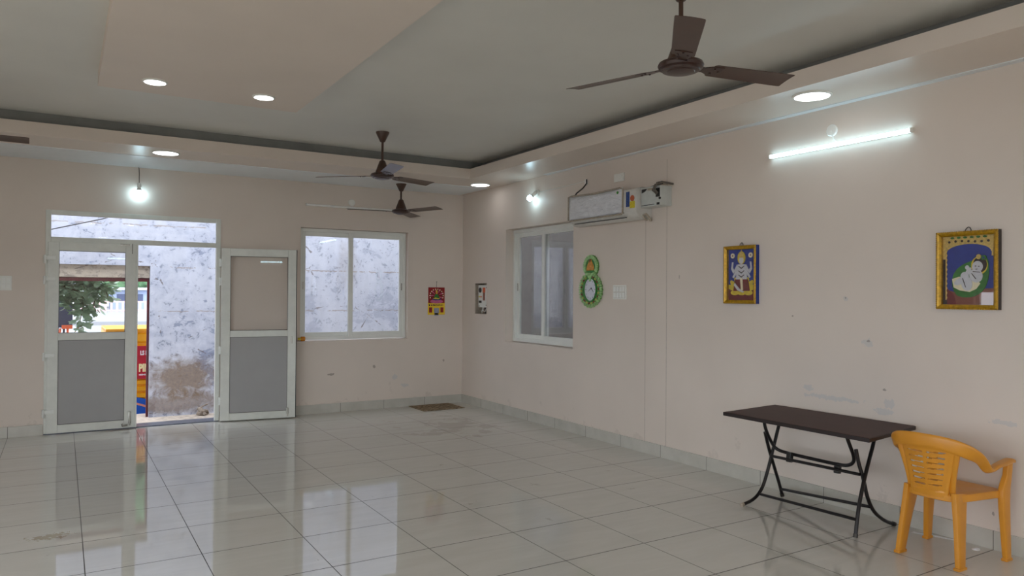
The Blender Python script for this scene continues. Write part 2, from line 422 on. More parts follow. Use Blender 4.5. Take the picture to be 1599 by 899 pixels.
# ------------------------------------------------------------------ the room shell
XL, YR, ZC, ZS, WT = -8.1, -13.6, 3.25, 3.0266, .23
def wall(name, axis, at, out, u0, u1, z0, z1, holes, mat, mat_out):
    """slab wall with rectangular openings; axis 0: along x at y=at, axis 1: along y at x=at; out = +1/-1 outward"""
    us = sorted({u0, u1, *[h[0] for h in holes], *[h[1] for h in holes]}); zs = sorted({z0, z1, *[h[2] for h in holes], *[h[3] for h in holes]})
    solid = lambda i, j: 0 <= i < len(us)-1 and 0 <= j < len(zs)-1 and not any(h[0] <= (us[i]+us[i+1])/2 <= h[1] and h[2] <= (zs[j]+zs[j+1])/2 <= h[3] for h in holes)
    P = (lambda u, d, z: (u, at+d, z)) if axis == 0 else (lambda u, d, z: (at+d, u, z))
    m = MB(); D = out*WT
    for i in range(len(us)-1):
        for j in range(len(zs)-1):
            if not solid(i, j): continue
            a, b, c, d = us[i], us[i+1], zs[j], zs[j+1]
            m.mat(mat).quad(P(a, 0, c), P(b, 0, c), P(b, 0, d), P(a, 0, d))
            if not solid(i-1, j): m.quad(P(a, 0, c), P(a, D, c), P(a, D, d), P(a, 0, d))
            if not solid(i+1, j): m.quad(P(b, 0, c), P(b, D, c), P(b, D, d), P(b, 0, d))
            if not solid(i, j-1): m.quad(P(a, 0, c), P(b, 0, c), P(b, D, c), P(a, D, c))
            if not solid(i, j+1): m.quad(P(a, 0, d), P(b, 0, d), P(b, D, d), P(a, D, d))
            m.mat(mat_out).quad(P(a, D, c), P(b, D, c), P(b, D, d), P(a, D, d))
    return m.build(name, kind='structure')

DOOR = (-5.16, -3.345, 0, 2.475)
WIN1 = (-2.366, -.862, .95, 2.432)
WIN2 = (-2.73, -1.223, .953, 2.432)
DB = (-.722, -.389, 1.30, 1.732)
wall('wall_back', 0, 0, 1, XL-WT, WT, 0, 3.5, [DOOR, WIN1], M['wall_back'], M['exterior'])
wall('wall_right', 1, 0, 1, YR, 0, 0, 3.5, [WIN2, DB], M['wall_right'], M['exterior'])
LW = [(-5.2, -3.08, .5, 1.72), (-8.9, -5.6, .4, 2.8), (-13.0, -9.3, .4, 2.8)]  # unseen windows; the two tall ones are enlarged for more daylight
wall('wall_left', 1, XL, -1, YR, 0, 0, 3.5, LW, M['wall_plain'], M['exterior'])
RW_ = [(-7.8, -5.3, 0, 2.7), (-2.5, -.4, .5, 2.7)]  # unseen rear door and window, made large to brighten the hall
wall('wall_rear', 0, YR, -1, XL-WT, WT, 0, 3.5, RW_, M['wall_plain'], M['exterior'])
MB().b2((XL-WT, YR-WT, -.12), (WT, 0.0, 0)).build('floor', M['floor'], kind='structure')
MB().b2((XL-WT, YR-WT, ZC), (WT, WT, ZC+.25)).build('ceiling', M['ceil'], kind='structure')
# dropped border of the false ceiling, one run per wall
SB, SR = 1.407, .641
def soffit(name, a, b, inner):
    m = MB().mat(M['soffit']).b2((a[0], a[1], ZS), (b[0], b[1], 3.15))
    o = m.build(name, kind='structure'); return o
soffit('trim_1', (XL, -SB, 0), (0, 0, 0), None)
soffit('trim_2', (-SR, YR+SB, 0), (0, -SB, 0), None)
soffit('trim_3', (XL, YR+SB, 0), (XL+SR, -SB, 0), None)
soffit('trim_4', (XL, YR, 0), (0, YR+SB, 0), None)
# dark grey cove above the border
g, gr = .05, .20
MB().b2((XL, -SB+g, 3.15), (0, 0, ZC)).build('trim_5', M['cove'], kind='structure')
MB().b2((-SR+gr, YR+SB-g, 3.15), (0, -SB+g, ZC)).build('trim_6', M['cove'], kind='structure')
MB().b2((XL, YR+SB-g, 3.15), (XL+SR-gr, -SB+g, ZC)).build('trim_7', M['cove'], kind='structure')
MB().b2((XL, YR, 3.15), (0, YR+SB-g, ZC)).build('trim_8', M['cove'], kind='structure')
# added pale strips along the wall heads, standing in for lamp light there
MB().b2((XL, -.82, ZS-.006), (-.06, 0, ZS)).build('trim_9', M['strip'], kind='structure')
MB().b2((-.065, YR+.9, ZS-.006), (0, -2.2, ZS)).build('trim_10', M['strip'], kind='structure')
# centre panel of the false ceiling
MB().b2((-4.782, -10.6, 3.15), (-3.272, -3.10, ZC)).build('trim_11', M['panel_paint'], kind='structure')
# skirting
def skirt(name, a, b, mt): MB().b2(a, b, .002).build(name, mt, kind='structure')
skirt('baseboard_back', (DOOR[1]+.005, -.012, 0), (-.012, 0, .118), M['skirt_back'])
skirt('baseboard_back_left', (XL, -.012, 0), (DOOR[0]-.005, 0, .118), M['skirt_back'])
skirt('baseboard_right', (-.012, YR, 0), (0, 0, .118), M['skirt_right'])
skirt('baseboard_left', (XL, YR, 0), (XL+.012, 0, .118), M['skirt_right'])
MB().b2((DOOR[0], 0, -.1), (DOOR[1], WT+.02, .012)).build('trim_12', M['sill_stone'], kind='structure')

# ------------------------------------------------------------------ double door
def frame_rect(m, x0, x1, z0, z1, wd, y0, y1, bottom=True, P=None):
    P = P or (lambda x, y, z: (x, y, z))
    def bb(a, b): m.b2(P(*a), P(*b), .004)
    bb((x0, y0, z0), (x0+wd, y1, z1)); bb((x1-wd, y0, z0), (x1, y1, z1))
    bb((x0+wd, y0, z1-wd), (x1-wd, y1, z1))
    if bottom: bb((x0+wd, y0, z0), (x1-wd, y1, z0+wd))
    return m
door = structure('door_1')
m = MB(); X0, X1 = DOOR[0], DOOR[1]
frame_rect(m, X0, X1, 0.012, DOOR[3], .052, -.012, .05, False)
m.b2((X0+.052, -.012, 2.122), (X1-.052, .05, 2.178), .004)
m.build('door_frame', M['upvc_dull'], door)
MB().b2((X0+.052, .016, 2.178), (X1-.052, .022, DOOR[3]-.052)).build('transom_pane', M['glass'], door)
def leaf_parts(parent, wdt, flip):
    """leaf in local coords: hinge axis at x=0, leaf runs to x=+wdt, thickness y -.045..0, z 0..2.11"""
    H = 2.108
    m = MB()
    m.b2((0, -.045, 0), (.105, 0, H), .005); m.b2((wdt-.105, -.045, 0), (wdt, 0, H), .005)
    m.b2((.105, -.045, H-.095), (wdt-.105, 0, H), .005); m.b2((.105, -.045, 0), (wdt-.105, 0, .09), .005)
    m.b2((.105, -.045, 1.02), (wdt-.105, 0, 1.10), .005)
    lf = m.build('leaf', M['upvc_dull'], parent)
    MB().b2((.105, -.026, 1.10), (wdt-.105, -.020, H-.095)).build('pane', M['glass'], lf)
    m = MB()
    for a, b in (((.105, -.036, .09), (wdt-.105, -.010, .094)), ((.105, -.036, 1.016), (wdt-.105, -.01, 1.02)), ((.105, -.036, .094), (.109, -.01, 1.016)), ((wdt-.109, -.036, .094), (wdt-.105, -.01, 1.016)),
                 ((.105, -.036, 1.10), (wdt-.105, -.01, 1.104)), ((.105, -.036, H-.099), (wdt-.105, -.01, H-.095)), ((.105, -.036, 1.104), (.109, -.01, H-.099)), ((wdt-.109, -.036, 1.104), (wdt-.105, -.01, H-.099))):
        m.b2(a, b)
    m.build('gasket', M['dark_gasket'], lf)
    MB().b2((.109, -.032, .094), (wdt-.109, -.014, 1.016)).build('lower_panel', M['door_panel'], lf)
    for z in (.24, .86, 1.70, 1.93):
        mm = MB(); fy = -.062 if not flip else .012
        if not flip:
            mm.b2((-.03, -.062, z-.022), (.075, -.045, z+.022), .004)
            mm.tube([(-.028, -.058, z-.06), (-.028, -.058, z+.03)], .013, 12)
        else:
            mm.b2((-.012, -.02, z-.045), (.012, .012, z+.045), .004)
            mm.tube([(-.012, .0, z-.05), (-.012, .0, z+.05)], .011, 12)
        mm.build('hinge', M['upvc'], lf, True)
    return lf
lf = leaf_parts(door, .862, False); lf.location = (X0+.025, .012, .014)
m = MB(); m.tube([(.815, -.055, .03), (.815, -.055, .19)], .008, 10); m.b2((.80, -.052, .05), (.83, -.045, .18), .003)
m.tube([(.79, -.06, .035), (.74, -.075, .03), (.735, -.075, .055)], .012, 10)
m.build('tower_bolt', M['steel'], lf, True)
m = MB(); m.tube([(.825, -.05, 2.00), (.825, -.05, 2.115)], .005, 8); m.b2((.70, -.049, 2.09), (.80, -.045, 2.11), .002); m.b2((.74, -.06, 2.095), (.76, -.045, 2.102))
m.build('top_bolt', M['steel'], lf, True)
MB().b2((.862, -.05, 0.0), (.885, .012, 2.108), .004).build('meeting_stile', M['upvc_dull'], lf)
lf2 = leaf_parts(door, .888, True); lf2.location = (X1+.005, -.03, .010); lf2.rotation_euler = (0, 0, radians(-8.5))
m = MB(); m.tube([(.79, -.055, .02), (.79, -.055, .13)], .008, 10); m.b2((.775, -.052, .05), (.805, -.045, .12), .003)
m.build('tower_bolt', M['steel'], lf2, True)
m = MB(); m.b2((.822, -.049, .93), (.842, -.045, 1.02), .002); m.box((.832, -.05, .99), (.008, .006, .02))
m.build('lock_plate', M['steel'], lf2)
MB().b2((.883, -.047, 0), (.892, .004, 2.108)).build('edge_seal', M['dark_gasket'], lf2)

# ------------------------------------------------------------------ windows
def window(name, P, u0, u1, z0, z1, d0, d1, um, glass, left_front):
    """P(u, d, z) -> world; d0..d1 frame depth range (d grows outwards)"""
    w = structure(name)
    def ring(m, a, b, c, d, wd, e0, e1):
        m.b2(P(a, e0, c), P(a+wd, e1, d), .003); m.b2(P(b-wd, e0, c), P(b, e1, d), .003)
        m.b2(P(a+wd, e0, d-wd), P(b-wd, e1, d), .003); m.b2(P(a+wd, e0, c), P(b-wd, e1, c+wd), .003)
    m = MB(); ring(m, u0, u1, z0, z1, .042, d0, d1); m.build('window_frame', M['upvc'], w)
    dm = (d0+d1)/2
    for (a, b, e0, e1) in ((u0+.03, um+.03, dm, d1-.005) if left_front else (u0+.03, um+.03, d0+.006, dm), (um-.045, u1-.03, d0+.006, dm) if left_front else (um-.045, u1-.03, dm, d1-.005)):
        m = MB(); ring(m, a, b, z0+.035, z1-.035, .062, e0, e1); s = m.build('sash', M['upvc'], w)
        MB().b2(P(a+.062, (e0+e1)/2-.002, z0+.097), P(b-.062, (e0+e1)/2+.002, z1-.097)).build('pane', glass, s)
        m = MB(); zc = (z0+z1)/2; q = b-.03 if a > um-.1 else a+.03
        m.b2(P(q-.009, e0-.006, zc-.07), P(q+.009, e0, zc+.03), .002); m.build('latch', M['steel'], s)
    return w
window('window_1', lambda u, d, z: (u, d, z), WIN1[0]+.004, WIN1[1]-.004, WIN1[2]+.01, WIN1[3]-.004, .075, .155, -1.65, M['glass'], True)
window('window_2', lambda u, d, z: (d, -u, z), -WIN2[1]+.004, -WIN2[0]-.004, WIN2[2]+.01, WIN2[3]-.004, .115, .195, 1.94, M['glass_tint'], True)
for i, h in enumerate(LW):
    o = structure('window_%d' % (3+i)); m = MB()
    for (a, b) in ((h[0], h[0]+.05), (h[1]-.05, h[1]), ((h[0]+h[1])/2-.03, (h[0]+h[1])/2+.03)): m.b2((XL-.16, a, h[2]), (XL-.1, b, h[3]), .003)
    for (a, b) in ((h[2], h[2]+.05), (h[3]-.05, h[3])): m.b2((XL-.16, h[0], a), (XL-.1, h[1], b), .003)
    m.build('window_frame', M['upvc'], o)
for i, h in enumerate(RW_):
    o = structure('window_%d' % (6+i)) if i else structure('door_2'); m = MB()
    for (a, b) in ((h[0], h[0]+.05), (h[1]-.05, h[1]), ((h[0]+h[1])/2-.03, (h[0]+h[1])/2+.03)): m.b2((a, YR-.16, h[2]), (b, YR-.1, h[3]), .003)
    for (a, b) in ((h[3]-.05, h[3]),) + (((h[2], h[2]+.05),) if i else ()): m.b2((h[0], YR-.16, a), (h[1], YR-.1, b), .003)
    m.build('window_frame' if i else 'door_frame', M['upvc'], o)

# ------------------------------------------------------------------ outside: lane, outer wall, street
GZ = -.2
MB().b2((-12, WT, GZ-.2), (6, 2.42, GZ)).build('lane_ground', M['yard'], kind='structure')
def outer_wall():
    m = MB().mat(M['outer'])
    Y0, Y1 = 2.0, 2.4
    gx0, gx1, gz = -5.75, -3.935, 1.946
    m.b2((-12, Y0, -.4), (gx0, Y1, 4.9)); m.b2((gx1, Y0, -.4), (5, Y1, 4.9)); m.b2((gx0, Y0, gz), (gx1, Y1, 4.9))
    return m.build('wall_outer', kind='structure')
outer_wall()
MB().b2((-5.75, 2.06, 1.772), (-3.935, 2.38, 1.946), .01).build('trim_13', M['lintel'], kind='structure')
m = MB(); m.b2((-5.75, 2.08, 1.722), (-3.94, 2.13, 1.772), .004); m.b2((-3.968, 2.08, -.4), (-3.937, 2.11, 1.722), .004); m.b2((-5.75, 2.08, -.4), (-5.70, 2.13, 1.722), .004)
m.b2((-5.75, 2.08, -.4), (-3.94, 2.13, -.205), .004)
tag(m.build('gate_frame', M['maroon']), 'maroon steel gate frame set in the peeling outer wall', 'gate frame')
# side lane behind the right window
MB().b2((1.75, -14, -.5), (2.0, 1.99, 5.2)).build('wall_lane', M['outer2'], kind='structure')
MB().b2((WT, -14, -.3), (1.75, .0, -.1)).build('lane_floor', M['ground'], kind='structure')
# street
MB().b2((-90, 2.42, -.6), (120, 40, -.404)).build('street_ground', M['road'], kind='structure')
MB().b2((-120, 40, -.6), (160, 46, -.404)).build('street_strip', M['road_dark'], kind='structure')
MB().b2((-140, 46, -.6), (190, 140, -.404)).build('street_far_ground', M['road'], kind='structure')
MB().b2((-30, -60, -.6), (-8.4, 1.0, -.3)).build('side_yard_ground', M['ground'], kind='structure')
MB().b2((-30, -60, -.6), (30, -13.9, -.3)).build('rear_yard_ground', M['ground'], kind='structure')

def text_mesh(body, size, mat, name, parent, loc, rot, extr=.004, scx=1.0, off=0.0):
    cu = bpy.data.curves.new(name, 'FONT'); cu.body = body; cu.size = size; cu.extrude = extr; cu.align_x = 'LEFT'; cu.offset = off
    tmp = bpy.data.objects.new('tmp_text', cu); COL.objects.link(tmp)
    bpy.context.view_layer.update()
    me = bpy.data.meshes.new_from_object(tmp.evaluated_get(bpy.context.evaluated_depsgraph_get()))
    bpy.data.objects.remove(tmp); me.name = name; me.materials.clear(); me.materials.append(mat)
    o = bpy.data.objects.new(name, me); COL.objects.link(o); o.parent = parent; o.location = loc; o.rotation_euler = rot; o.scale = (scx, 1, 1)
    return o

truck = thing('goods_cart', 'yellow corrugated goods cart body with red lettered band beyond the gate', 'cart', (-3.855, 3.5, -.404)); truck.scale = (1.04, 1.04, 1.04)
def corr(z0, z1, n, x0, x1, y):
    m = MB(); pts = []
    for i in range(n):
        a = z0+(z1-z0)*i/n; h = (z1-z0)/n
        for f, d in ((0, 0), (.12, -.028), (.70, -.028), (.82, 0)): pts.append((a+f*h, y+d))
    pts.append((z1, y))
    rings = [[(x0, p[1], p[0]), (x1, p[1], p[0])] for p in pts]
    m.ring_loft([[(x0, p[1], p[0]) for p in pts] + [(x0, y+.05, z1), (x0, y+.05, z0)], [(x1, p[1], p[0]) for p in pts] + [(x1, y+.05, z1), (x1, y+.05, z0)]])
    return m
LX = (-.56, 1.5)
corr(.64, 1.335, 4, *LX, -.52).build('upper_panel', M['truck_yellow'], truck)
corr(.06, .64, 6, *LX, -.52).build('lower_panel', M['truck_yellow'], truck)
MB().b2((LX[0], -.558, .635), (LX[1], -.52, 1.115)).build('sign_band', M['truck_red'], truck)
MB().prism([(LX[0], .055), (LX[1], .055), (LX[1], .16), (-.02, .33), (-.115, .36), (LX[0], .46)], (0, -.55, 0), (1, 0, 0), (0, 0, 1), .012).build('blue_skirt', M['truck_blue'], truck)
MB().prism([(-.30, .345), (-.30, .315), (.2, .13), (.2, .16)], (0, -.558, 0), (1, 0, 0), (0, 0, 1), .006).build('stripe', M['pink_stripe'], truck)
m = MB(); m.b2((LX[0], -.47, .05), (LX[1], .9, .10)); m.b2((LX[0], -.47, .1), (LX[0]+.04, .9, 1.33)); m.b2((LX[1]-.04, -.47, .1), (LX[1], .9, 1.33)); m.b2((LX[0], .86, .1), (LX[1], .9, 1.33)); m.b2((LX[0], -.55, 1.335), (LX[1], .9, 1.365), .004)
m.build('body_box', M['truck_yellow'], truck)
RT = (pi/2, 0, 0)
text_mesh('LS R', .085, M['white_letter'], 'lettering', truck, (-.118, -.560, .985), RT, .003, .66, .004)
text_mesh('PIN', .15, M['cream_letter'], 'lettering', truck, (-.134, -.560, .745), RT, .003, .62, .008)
m = MB()
for i in range(9): m.box((-.125+i*.018, -.560, .695), (.013, .004, .022 if i % 3 else .014))
m.build('small_print', M['white_letter'], truck)
for x in (-.2, 1.1):
    m = MB(); m.lathe([(.10, -.05), (.135, -.05), (.15, -.03), (.15, .03), (.135, .05), (.10, .05)], (x, .2, .15), 24, Matrix.Rotation(pi/2, 3, 'X')); m.build('wheel', M['rubber'], truck, True)

# hanging tree branch beyond the gate
def leaf_into(m, p, d, up, L, wd):
    d = d.normalized(); sd = d.cross(up).normalized() * wd; nn = sd.cross(d).normalized()
    k = [(0, 0), (.25, .8), (.5, 1), (.75, .72), (1, 0)]
    mid = [p + d*L*t - nn*L*.12*sin(pi*t) for t, _ in k]
    lft = [mid[i] + sd*k[i][1] + nn*L*.06*k[i][1] for i in range(5)]; rgt = [mid[i] - sd*k[i][1] + nn*L*.06*k[i][1] for i in range(5)]
    n0 = len(m.bm.faces)
    V = lambda q: m.bm.verts.new(q)
    mv = [V(q) for q in mid]; lv = [mv[0]]+[V(q) for q in lft[1:4]]+[mv[4]]; rv = [mv[0]]+[V(q) for q in rgt[1:4]]+[mv[4]]
    for i in range(4):
        for A in (lv, rv):
            f = []
            for q in (mv[i], mv[i+1], A[i+1], A[i]):
                if q not in f: f.append(q)
            if len(f) >= 3:
                try: m.bm.faces.new(f)
                except ValueError: pass
    m._mark(n0)
tree = thing('tree', 'leafy green tree branch hanging down beyond the gate', 'tree', (-5.95, 2.85, -.404))
br = MB(); lvm = MB(); rnd = random.Random(3)
T0 = Vector((-5.95, 2.85, -.404)); DY = Vector((0, .6, 0))
br.tube([Vector(p)-T0 for p in ((-5.95, 2.85, -.404), (-5.93, 2.85, .6), (-5.9, 2.85, 1.5), (-5.8, 2.85, 2.2), (-5.5, 2.8, 2.55))], [.07, .06, .055, .045, .03], 10)
strands = [[(-5.2, 2.2, 2.3), (-4.95, 2.2, 2.0), (-4.72, 2.2, 1.85), (-4.52, 2.2, 1.72), (-4.40, 2.2, 1.60)],
           [(-5.3, 2.15, 1.95), (-5.1, 2.15, 1.72), (-4.92, 2.15, 1.62), (-4.74, 2.15, 1.56)],
           [(-5.2, 2.25, 2.0), (-4.98, 2.25, 1.78), (-4.82, 2.25, 1.6), (-4.70, 2.2, 1.42), (-4.68, 2.2, 1.25)],
           [(-5.5, 2.2, 2.55), (-5.05, 2.2, 2.35), (-4.80, 2.15, 1.95), (-4.72, 2.1, 1.6), (-4.75, 2.1, 1.3), (-4.80, 2.1, 1.02)],
           [(-5.05, 2.2, 2.35), (-4.75, 2.2, 2.1), (-4.50, 2.15, 1.8), (-4.42, 2.15, 1.48)],
           [(-5.5, 2.2, 2.55), (-5.25, 2.2, 2.1), (-5.08, 2.2, 1.75), (-5.0, 2.2, 1.50), (-4.88, 2.2, 1.38)],
           [(-4.80, 2.15, 1.95), (-4.66, 2.2, 1.7), (-4.58, 2.2, 1.5), (-4.62, 2.2, 1.30)],
           [(-5.25, 2.3, 2.1), (-5.0, 2.3, 1.9), (-4.9, 2.3, 1.62), (-4.86, 2.25, 1.42)]]
for st in strands:
    P = [Vector(p)-T0+DY for p in st]
    br.tube(P, [.014-.002*min(i, 4) for i in range(len(P))], 6)
    for a, b in zip(P, P[1:]):
        nL = int((b-a).length/.0062)
        for i in range(nL):
            q = a.lerp(b, (i+rnd.random())/max(nL, 1))
            d = Vector((rnd.uniform(-1, 1), rnd.uniform(-1, .6), rnd.uniform(-.9, .35)))
            leaf_into(lvm, q + d.normalized()*rnd.uniform(0, .11), d, Vector((rnd.uniform(-.5, .5), rnd.uniform(-1, 0), 1)), rnd.uniform(.085, .14), rnd.uniform(.028, .042))
br.build('trunk', M['bark'], tree, True); lvm.build('foliage', M['leaf'], tree, True)

sg = thing('notice_board', 'dark navy board on thin orange legs beyond the gate, half behind the leaves', 'board', (-5.02, 3.75, -.404))
MB().b2((-.35, -.02, 1.42), (.165, .02, 1.95), .006).build('board', M['navy'], sg)
MB().b2((.02, -.022, 1.40), (.165, .022, 1.46), .004).build('lower_edge', M['orange'], sg)
for x, t in ((-.0, -.05), (.10, 0)): MB().tube([(x, 0, 1.41), (x+t, 0, 0)], .016, 8).build('leg', M['orange'], sg, True)
MB().tube([(.05, .03, 1.42), (.05, .03, 0)], .016, 8).build('leg', M['navy'], sg, True)

rail = thing('roadside_railing', 'long pink and white railing on the far side of the street', 'railing', (0, 72, -.404))
m = MB(); m.b2((-26, -.05, .95), (26, .05, 1.08)); m.b2((-26, -.05, .1), (26, .05, .25)); m.build('rail', M['pink_rail'], rail)
m = MB()
for i in range(104): m.b2((-26+i*.5, -.04, .0), (-26+i*.5+.2, .04, .95))
o = m.build('balusters', M['pink_rail'], rail); o['kind'] = 'stuff'
def far_house(x, y, wx, h, mat, label, roof):
    t = thing('roadside_building', label, 'building', (x, y, -.404))
    MB().b2((-wx/2, 0, 0), (wx/2, 6, h)).build('walls', mat, t)
    MB().b2((-wx/2-.2, -.6, h), (wx/2+.2, 6.2, h+.25)).build('roof', roof, t)
    n = max(2, int(wx/1.6))
    for i in range(n):
        c = -wx/2+(i+.5)*wx/n
        MB().b2((c-.4, -.04, h*.45), (c+.4, .02, h*.8)).build('window', M['window_dark'], t)
far_house(-3.2, 78, 3.2, 2.6, M['far_white'], 'small white building with dark windows far across the street', M['far_blue'])
far_house(1.2, 79, 3.4, 2.2, M['far_blue'], 'small blue building far across the street', M['far_white'])
far_house(-7.4, 79, 2.4, 2.4, M['far_orange'], 'small orange building far across the street', M['far_white'])
def far_tree(x, y, r, h, label):
    t = thing('roadside_tree', label, 'tree', (x, y, -.404)); rd = random.Random(int(x*7+y))
    MB().tube([(0, 0, 0), (.1, 0, h*.5), (0, 0, h*.8)], [.3, .22, .15], 8).build('trunk', M['bark'], t, True)
    m = MB()
    for i in range(16):
        c = Vector((rd.uniform(-r, r), rd.uniform(-r, r)*.6, h+rd.uniform(-r*.5, r*.7))); n0 = len(m.bm.faces)
        q = bmesh.ops.create_icosphere(m.bm, subdivisions=2, radius=rd.uniform(.35, .6)*r)
        for v in q['verts']: v.co = v.co*(1+rd.uniform(-.18, .18)) + c
        m._mark(n0)
    m.build('foliage', M['far_tree'], t)
far_tree(-12.5, 92, 3.4, 3.6, 'tall dark green tree left of the far buildings')
far_tree(-2, 100, 3.8, 4.2, 'wide green tree behind the far white building')
far_tree(7.5, 92, 3.4, 3.8, 'round green tree right of the far buildings')
t = thing('sky_blocking_tree', 'unseen added tree whose high spreading crown blocks the sky across from the gate', 'tree', (1.5, 17, -.404)); rd = random.Random(21)  # added out of view; the crown keeps sky out of the floor reflection
MB().tube([(0, 0, 0), (.1, 0, 1.6), (-.1, 0, 3.4), (0, 0, 6)], [.35, .28, .22, .12], 12).build('trunk', M['bark'], t, True)
m = MB()
for i in range(60):
    c = Vector((rd.uniform(-13, 5), rd.uniform(-3.5, 4), rd.uniform(4.4, 10.5))); n0 = len(m.bm.faces)
    q = bmesh.ops.create_icosphere(m.bm, subdivisions=2, radius=rd.uniform(1.0, 1.6))
    for v in q['verts']: v.co = v.co*(1+rd.uniform(-.2, .2)) + c
    m._mark(n0)
m.build('foliage', M['far_tree'], t)
m = MB(); m.tube([(-5.6, .62, 2.13), (-5.115, .6, 2.301), (-4.59, .6, 2.455), (-3.9, .62, 2.72), (-3.0, 1.3, 3.02), (-2.4, 1.985, 3.15)], .006, 6)
m.tube([(-5.6, .62, 2.13), (-6.2, 1.3, 2.0), (-6.5, 1.985, 1.98)], .006, 6)
tag(m.build('power_cable', M['black'], None, True), 'thin black cable slung across the lane above the door', 'cable')
rb = MB(); rd = random.Random(5)
for i in range(9):
    c = Vector((-3.24+rd.uniform(-.06, .06), 1.86+rd.uniform(-.06, .06), GZ+.03+.03*(i//4))); n0 = len(rb.bm.faces)
    q = bmesh.ops.create_icosphere(rb.bm, subdivisions=1, radius=rd.uniform(.03, .055))
    for v in q['verts']: v.co = Vector((v.co.x, v.co.y, v.co.z*.8))*(1+rd.uniform(-.25, .25)) + c
    rb._mark(n0)
rb.tube([(-3.33, 1.83, GZ+.02), (-3.26, 1.88, GZ+.12), (-3.18, 1.86, GZ+.16)], .012, 6)
o = rb.build('rubble_heap', M['rubble']); o['kind'] = 'stuff'; tag(o, 'little heap of broken mortar at the foot of the outer wall', 'rubble')

# ------------------------------------------------------------------ ceiling fans
FANG = 'brown ceiling fans'
def make_fan(label, loc, a0, drop):
    """hub plane at z=0 of the empty's location; canopy at +drop"""
    t = thing('ceiling_fan', label, 'fan', (0, 0, 0), 0, FANG)
    MB().lathe([(.0, -.044), (.045, -.042), (.072, -.036), (.075, -.031), (.098, -.027), (.101, -.021), (.116, -.014), (.122, 0), (.116, .014), (.09, .024), (.04, .028), (0, .028)], seg=40).build('motor', M['fan_dark'], t, True)
    MB().lathe([(.072, .02), (.070, .04), (.052, .09), (.032, .145), (.024, .155), (.016, .158)], seg=28).build('lower_shroud', M['fan'], t, True)
    MB().lathe([(.0125, .12), (.0125, drop-.05)], seg=14).build('downrod', M['fan'], t, True)
    MB().lathe([(.018, drop-.105), (.026, drop-.10), (.045, drop-.06), (.068, drop-.012), (.070, drop), (.0, drop)], seg=28).build('canopy', M['fan'], t, True)
    for k in range(3):
        a = a0 + k*2*pi/3
        R = Matrix.Rotation(a, 3, 'Z'); Pt = Matrix.Rotation(radians(-11), 3, 'X')
        m = MB()
        outline = []
        for r, w_ in ((.185, .052), (.20, .060), (.40, .064), (.60, .068), (.690, .069), (.702, .066)): outline.append((r, w_))
        top, bot = [], []
        pts = [(r, w_) for r, w_ in outline] + [(r, -w_) for r, w_ in outline[::-1]]
        rings = []
        for r, w_ in outline:
            ring = []
            for j in range(7):
                f = -1+2*j/6; z = -.003*(f*f) + .001
                ring.append((r, f*w_, z))
            ring = ring + [(p[0], p[1], p[2]-.0022) for p in ring[::-1]]
            rings.append([R @ (Pt @ Vector(p)) for p in ring])
        m.ring_loft(rings)
        b = m.build('blade', M['fan'], t, True)
        m = MB()
        m.prism([(.09, -.035), (.14, -.022), (.18, -.04), (.25, -.045), (.25, -.02), (.25, .02), (.25, .045), (.18, .04), (.14, .022), (.09, .035)], (0, 0, -.006), R @ Vector((1, 0, 0)), R @ (Pt @ Vector((0, 1, 0))), .005)
        for (x, y) in ((.20, .025), (.20, -.025), (.235, 0)):
            c = R @ (Pt @ Vector((x, y, -.008))); m.lathe([(.006, -.003), (.006, .004)], c, 8)
        m.build('blade_bracket', M['fan_dark'], t)
    t.location = loc
    return t
make_fan('large brown ceiling fan nearest the camera, hanging over the right side', (-2.195, -6.683, 2.80), radians(-11), ZC-2.80)
make_fan('brown ceiling fan left of the corner, hanging from the grey ceiling', (-2.178, -2.353, 2.80), radians(20), ZC-2.80)
make_fan('smallest brown ceiling fan, hanging from the border close to the back wall', (-1.205, -.545, 2.66), radians(-70), ZS-2.66)
make_fan('brown ceiling fan showing only one blade tip at the left edge', (-5.94, -2.43, 2.80), radians(1.5), ZC-2.80)

# ------------------------------------------------------------------ downlights
def make_downlight(label, r, mt, group):
    t = thing('downlight', label, 'downlight', (0, 0, 0), 0, group)
    MB().lathe([(r, 0), (r, -.004), (r-.006, -.011), (r-.014, -.012), (r-.016, -.006), (r-.016, 0)], seg=40).build('trim_ring', M['white_plastic'], t, True)
    MB().lathe([(0, -.009), (r-.016, -.009), (r-.016, -.004), (0, -.004)], seg=40).build('diffuser', mt, t, True)
    return t
S_ = 'round lights in the dropped border'; P_ = 'round lights in the central ceiling panel'
d0 = make_downlight('round light in the ceiling border above the door and hanging bulb', .135, M['led_soffit'], S_); d0.location = (-4.094, -1.163, ZS)
if True:
    for (x, y, lb) in ((-.299, -1.055, 'round light in the ceiling border at the far corner'), (-.396, -6.165, 'large round light in the ceiling border above the lit tube light'),
                       (-7.75, -1.1, 'round light in the ceiling border beyond the left edge'), (-7.75, -6.165, 'round light in the left ceiling border'), (-.396, -11.0, 'unseen round light added in the right border behind the camera'),
                       (-7.75, -11.0, 'unseen round light added in the left border behind the camera'), (-4.094, -12.6, 'unseen round light added in the rear ceiling border')):  # those behind the camera are unseen, added for room lighting
        dup(d0, (x, y, ZS if x != -.299 else ZS-.0), 0, lb)
p0 = make_downlight('round light in the central ceiling panel, left of the two', .088, M['led_panel'], P_); p0.location = (-4.422, -3.477, 3.15)
for (x, y, lb) in ((-3.632, -3.481, 'round light in the central ceiling panel, right of the two'), (-4.422, -9.9, 'unseen round light added in the panel behind the camera, on the left'), (-3.632, -9.9, 'unseen round light added in the panel behind the camera, on the right')):  # the pair behind the camera is unseen, added to light the room
    dup(p0, (x, y, 3.15), 0, lb)

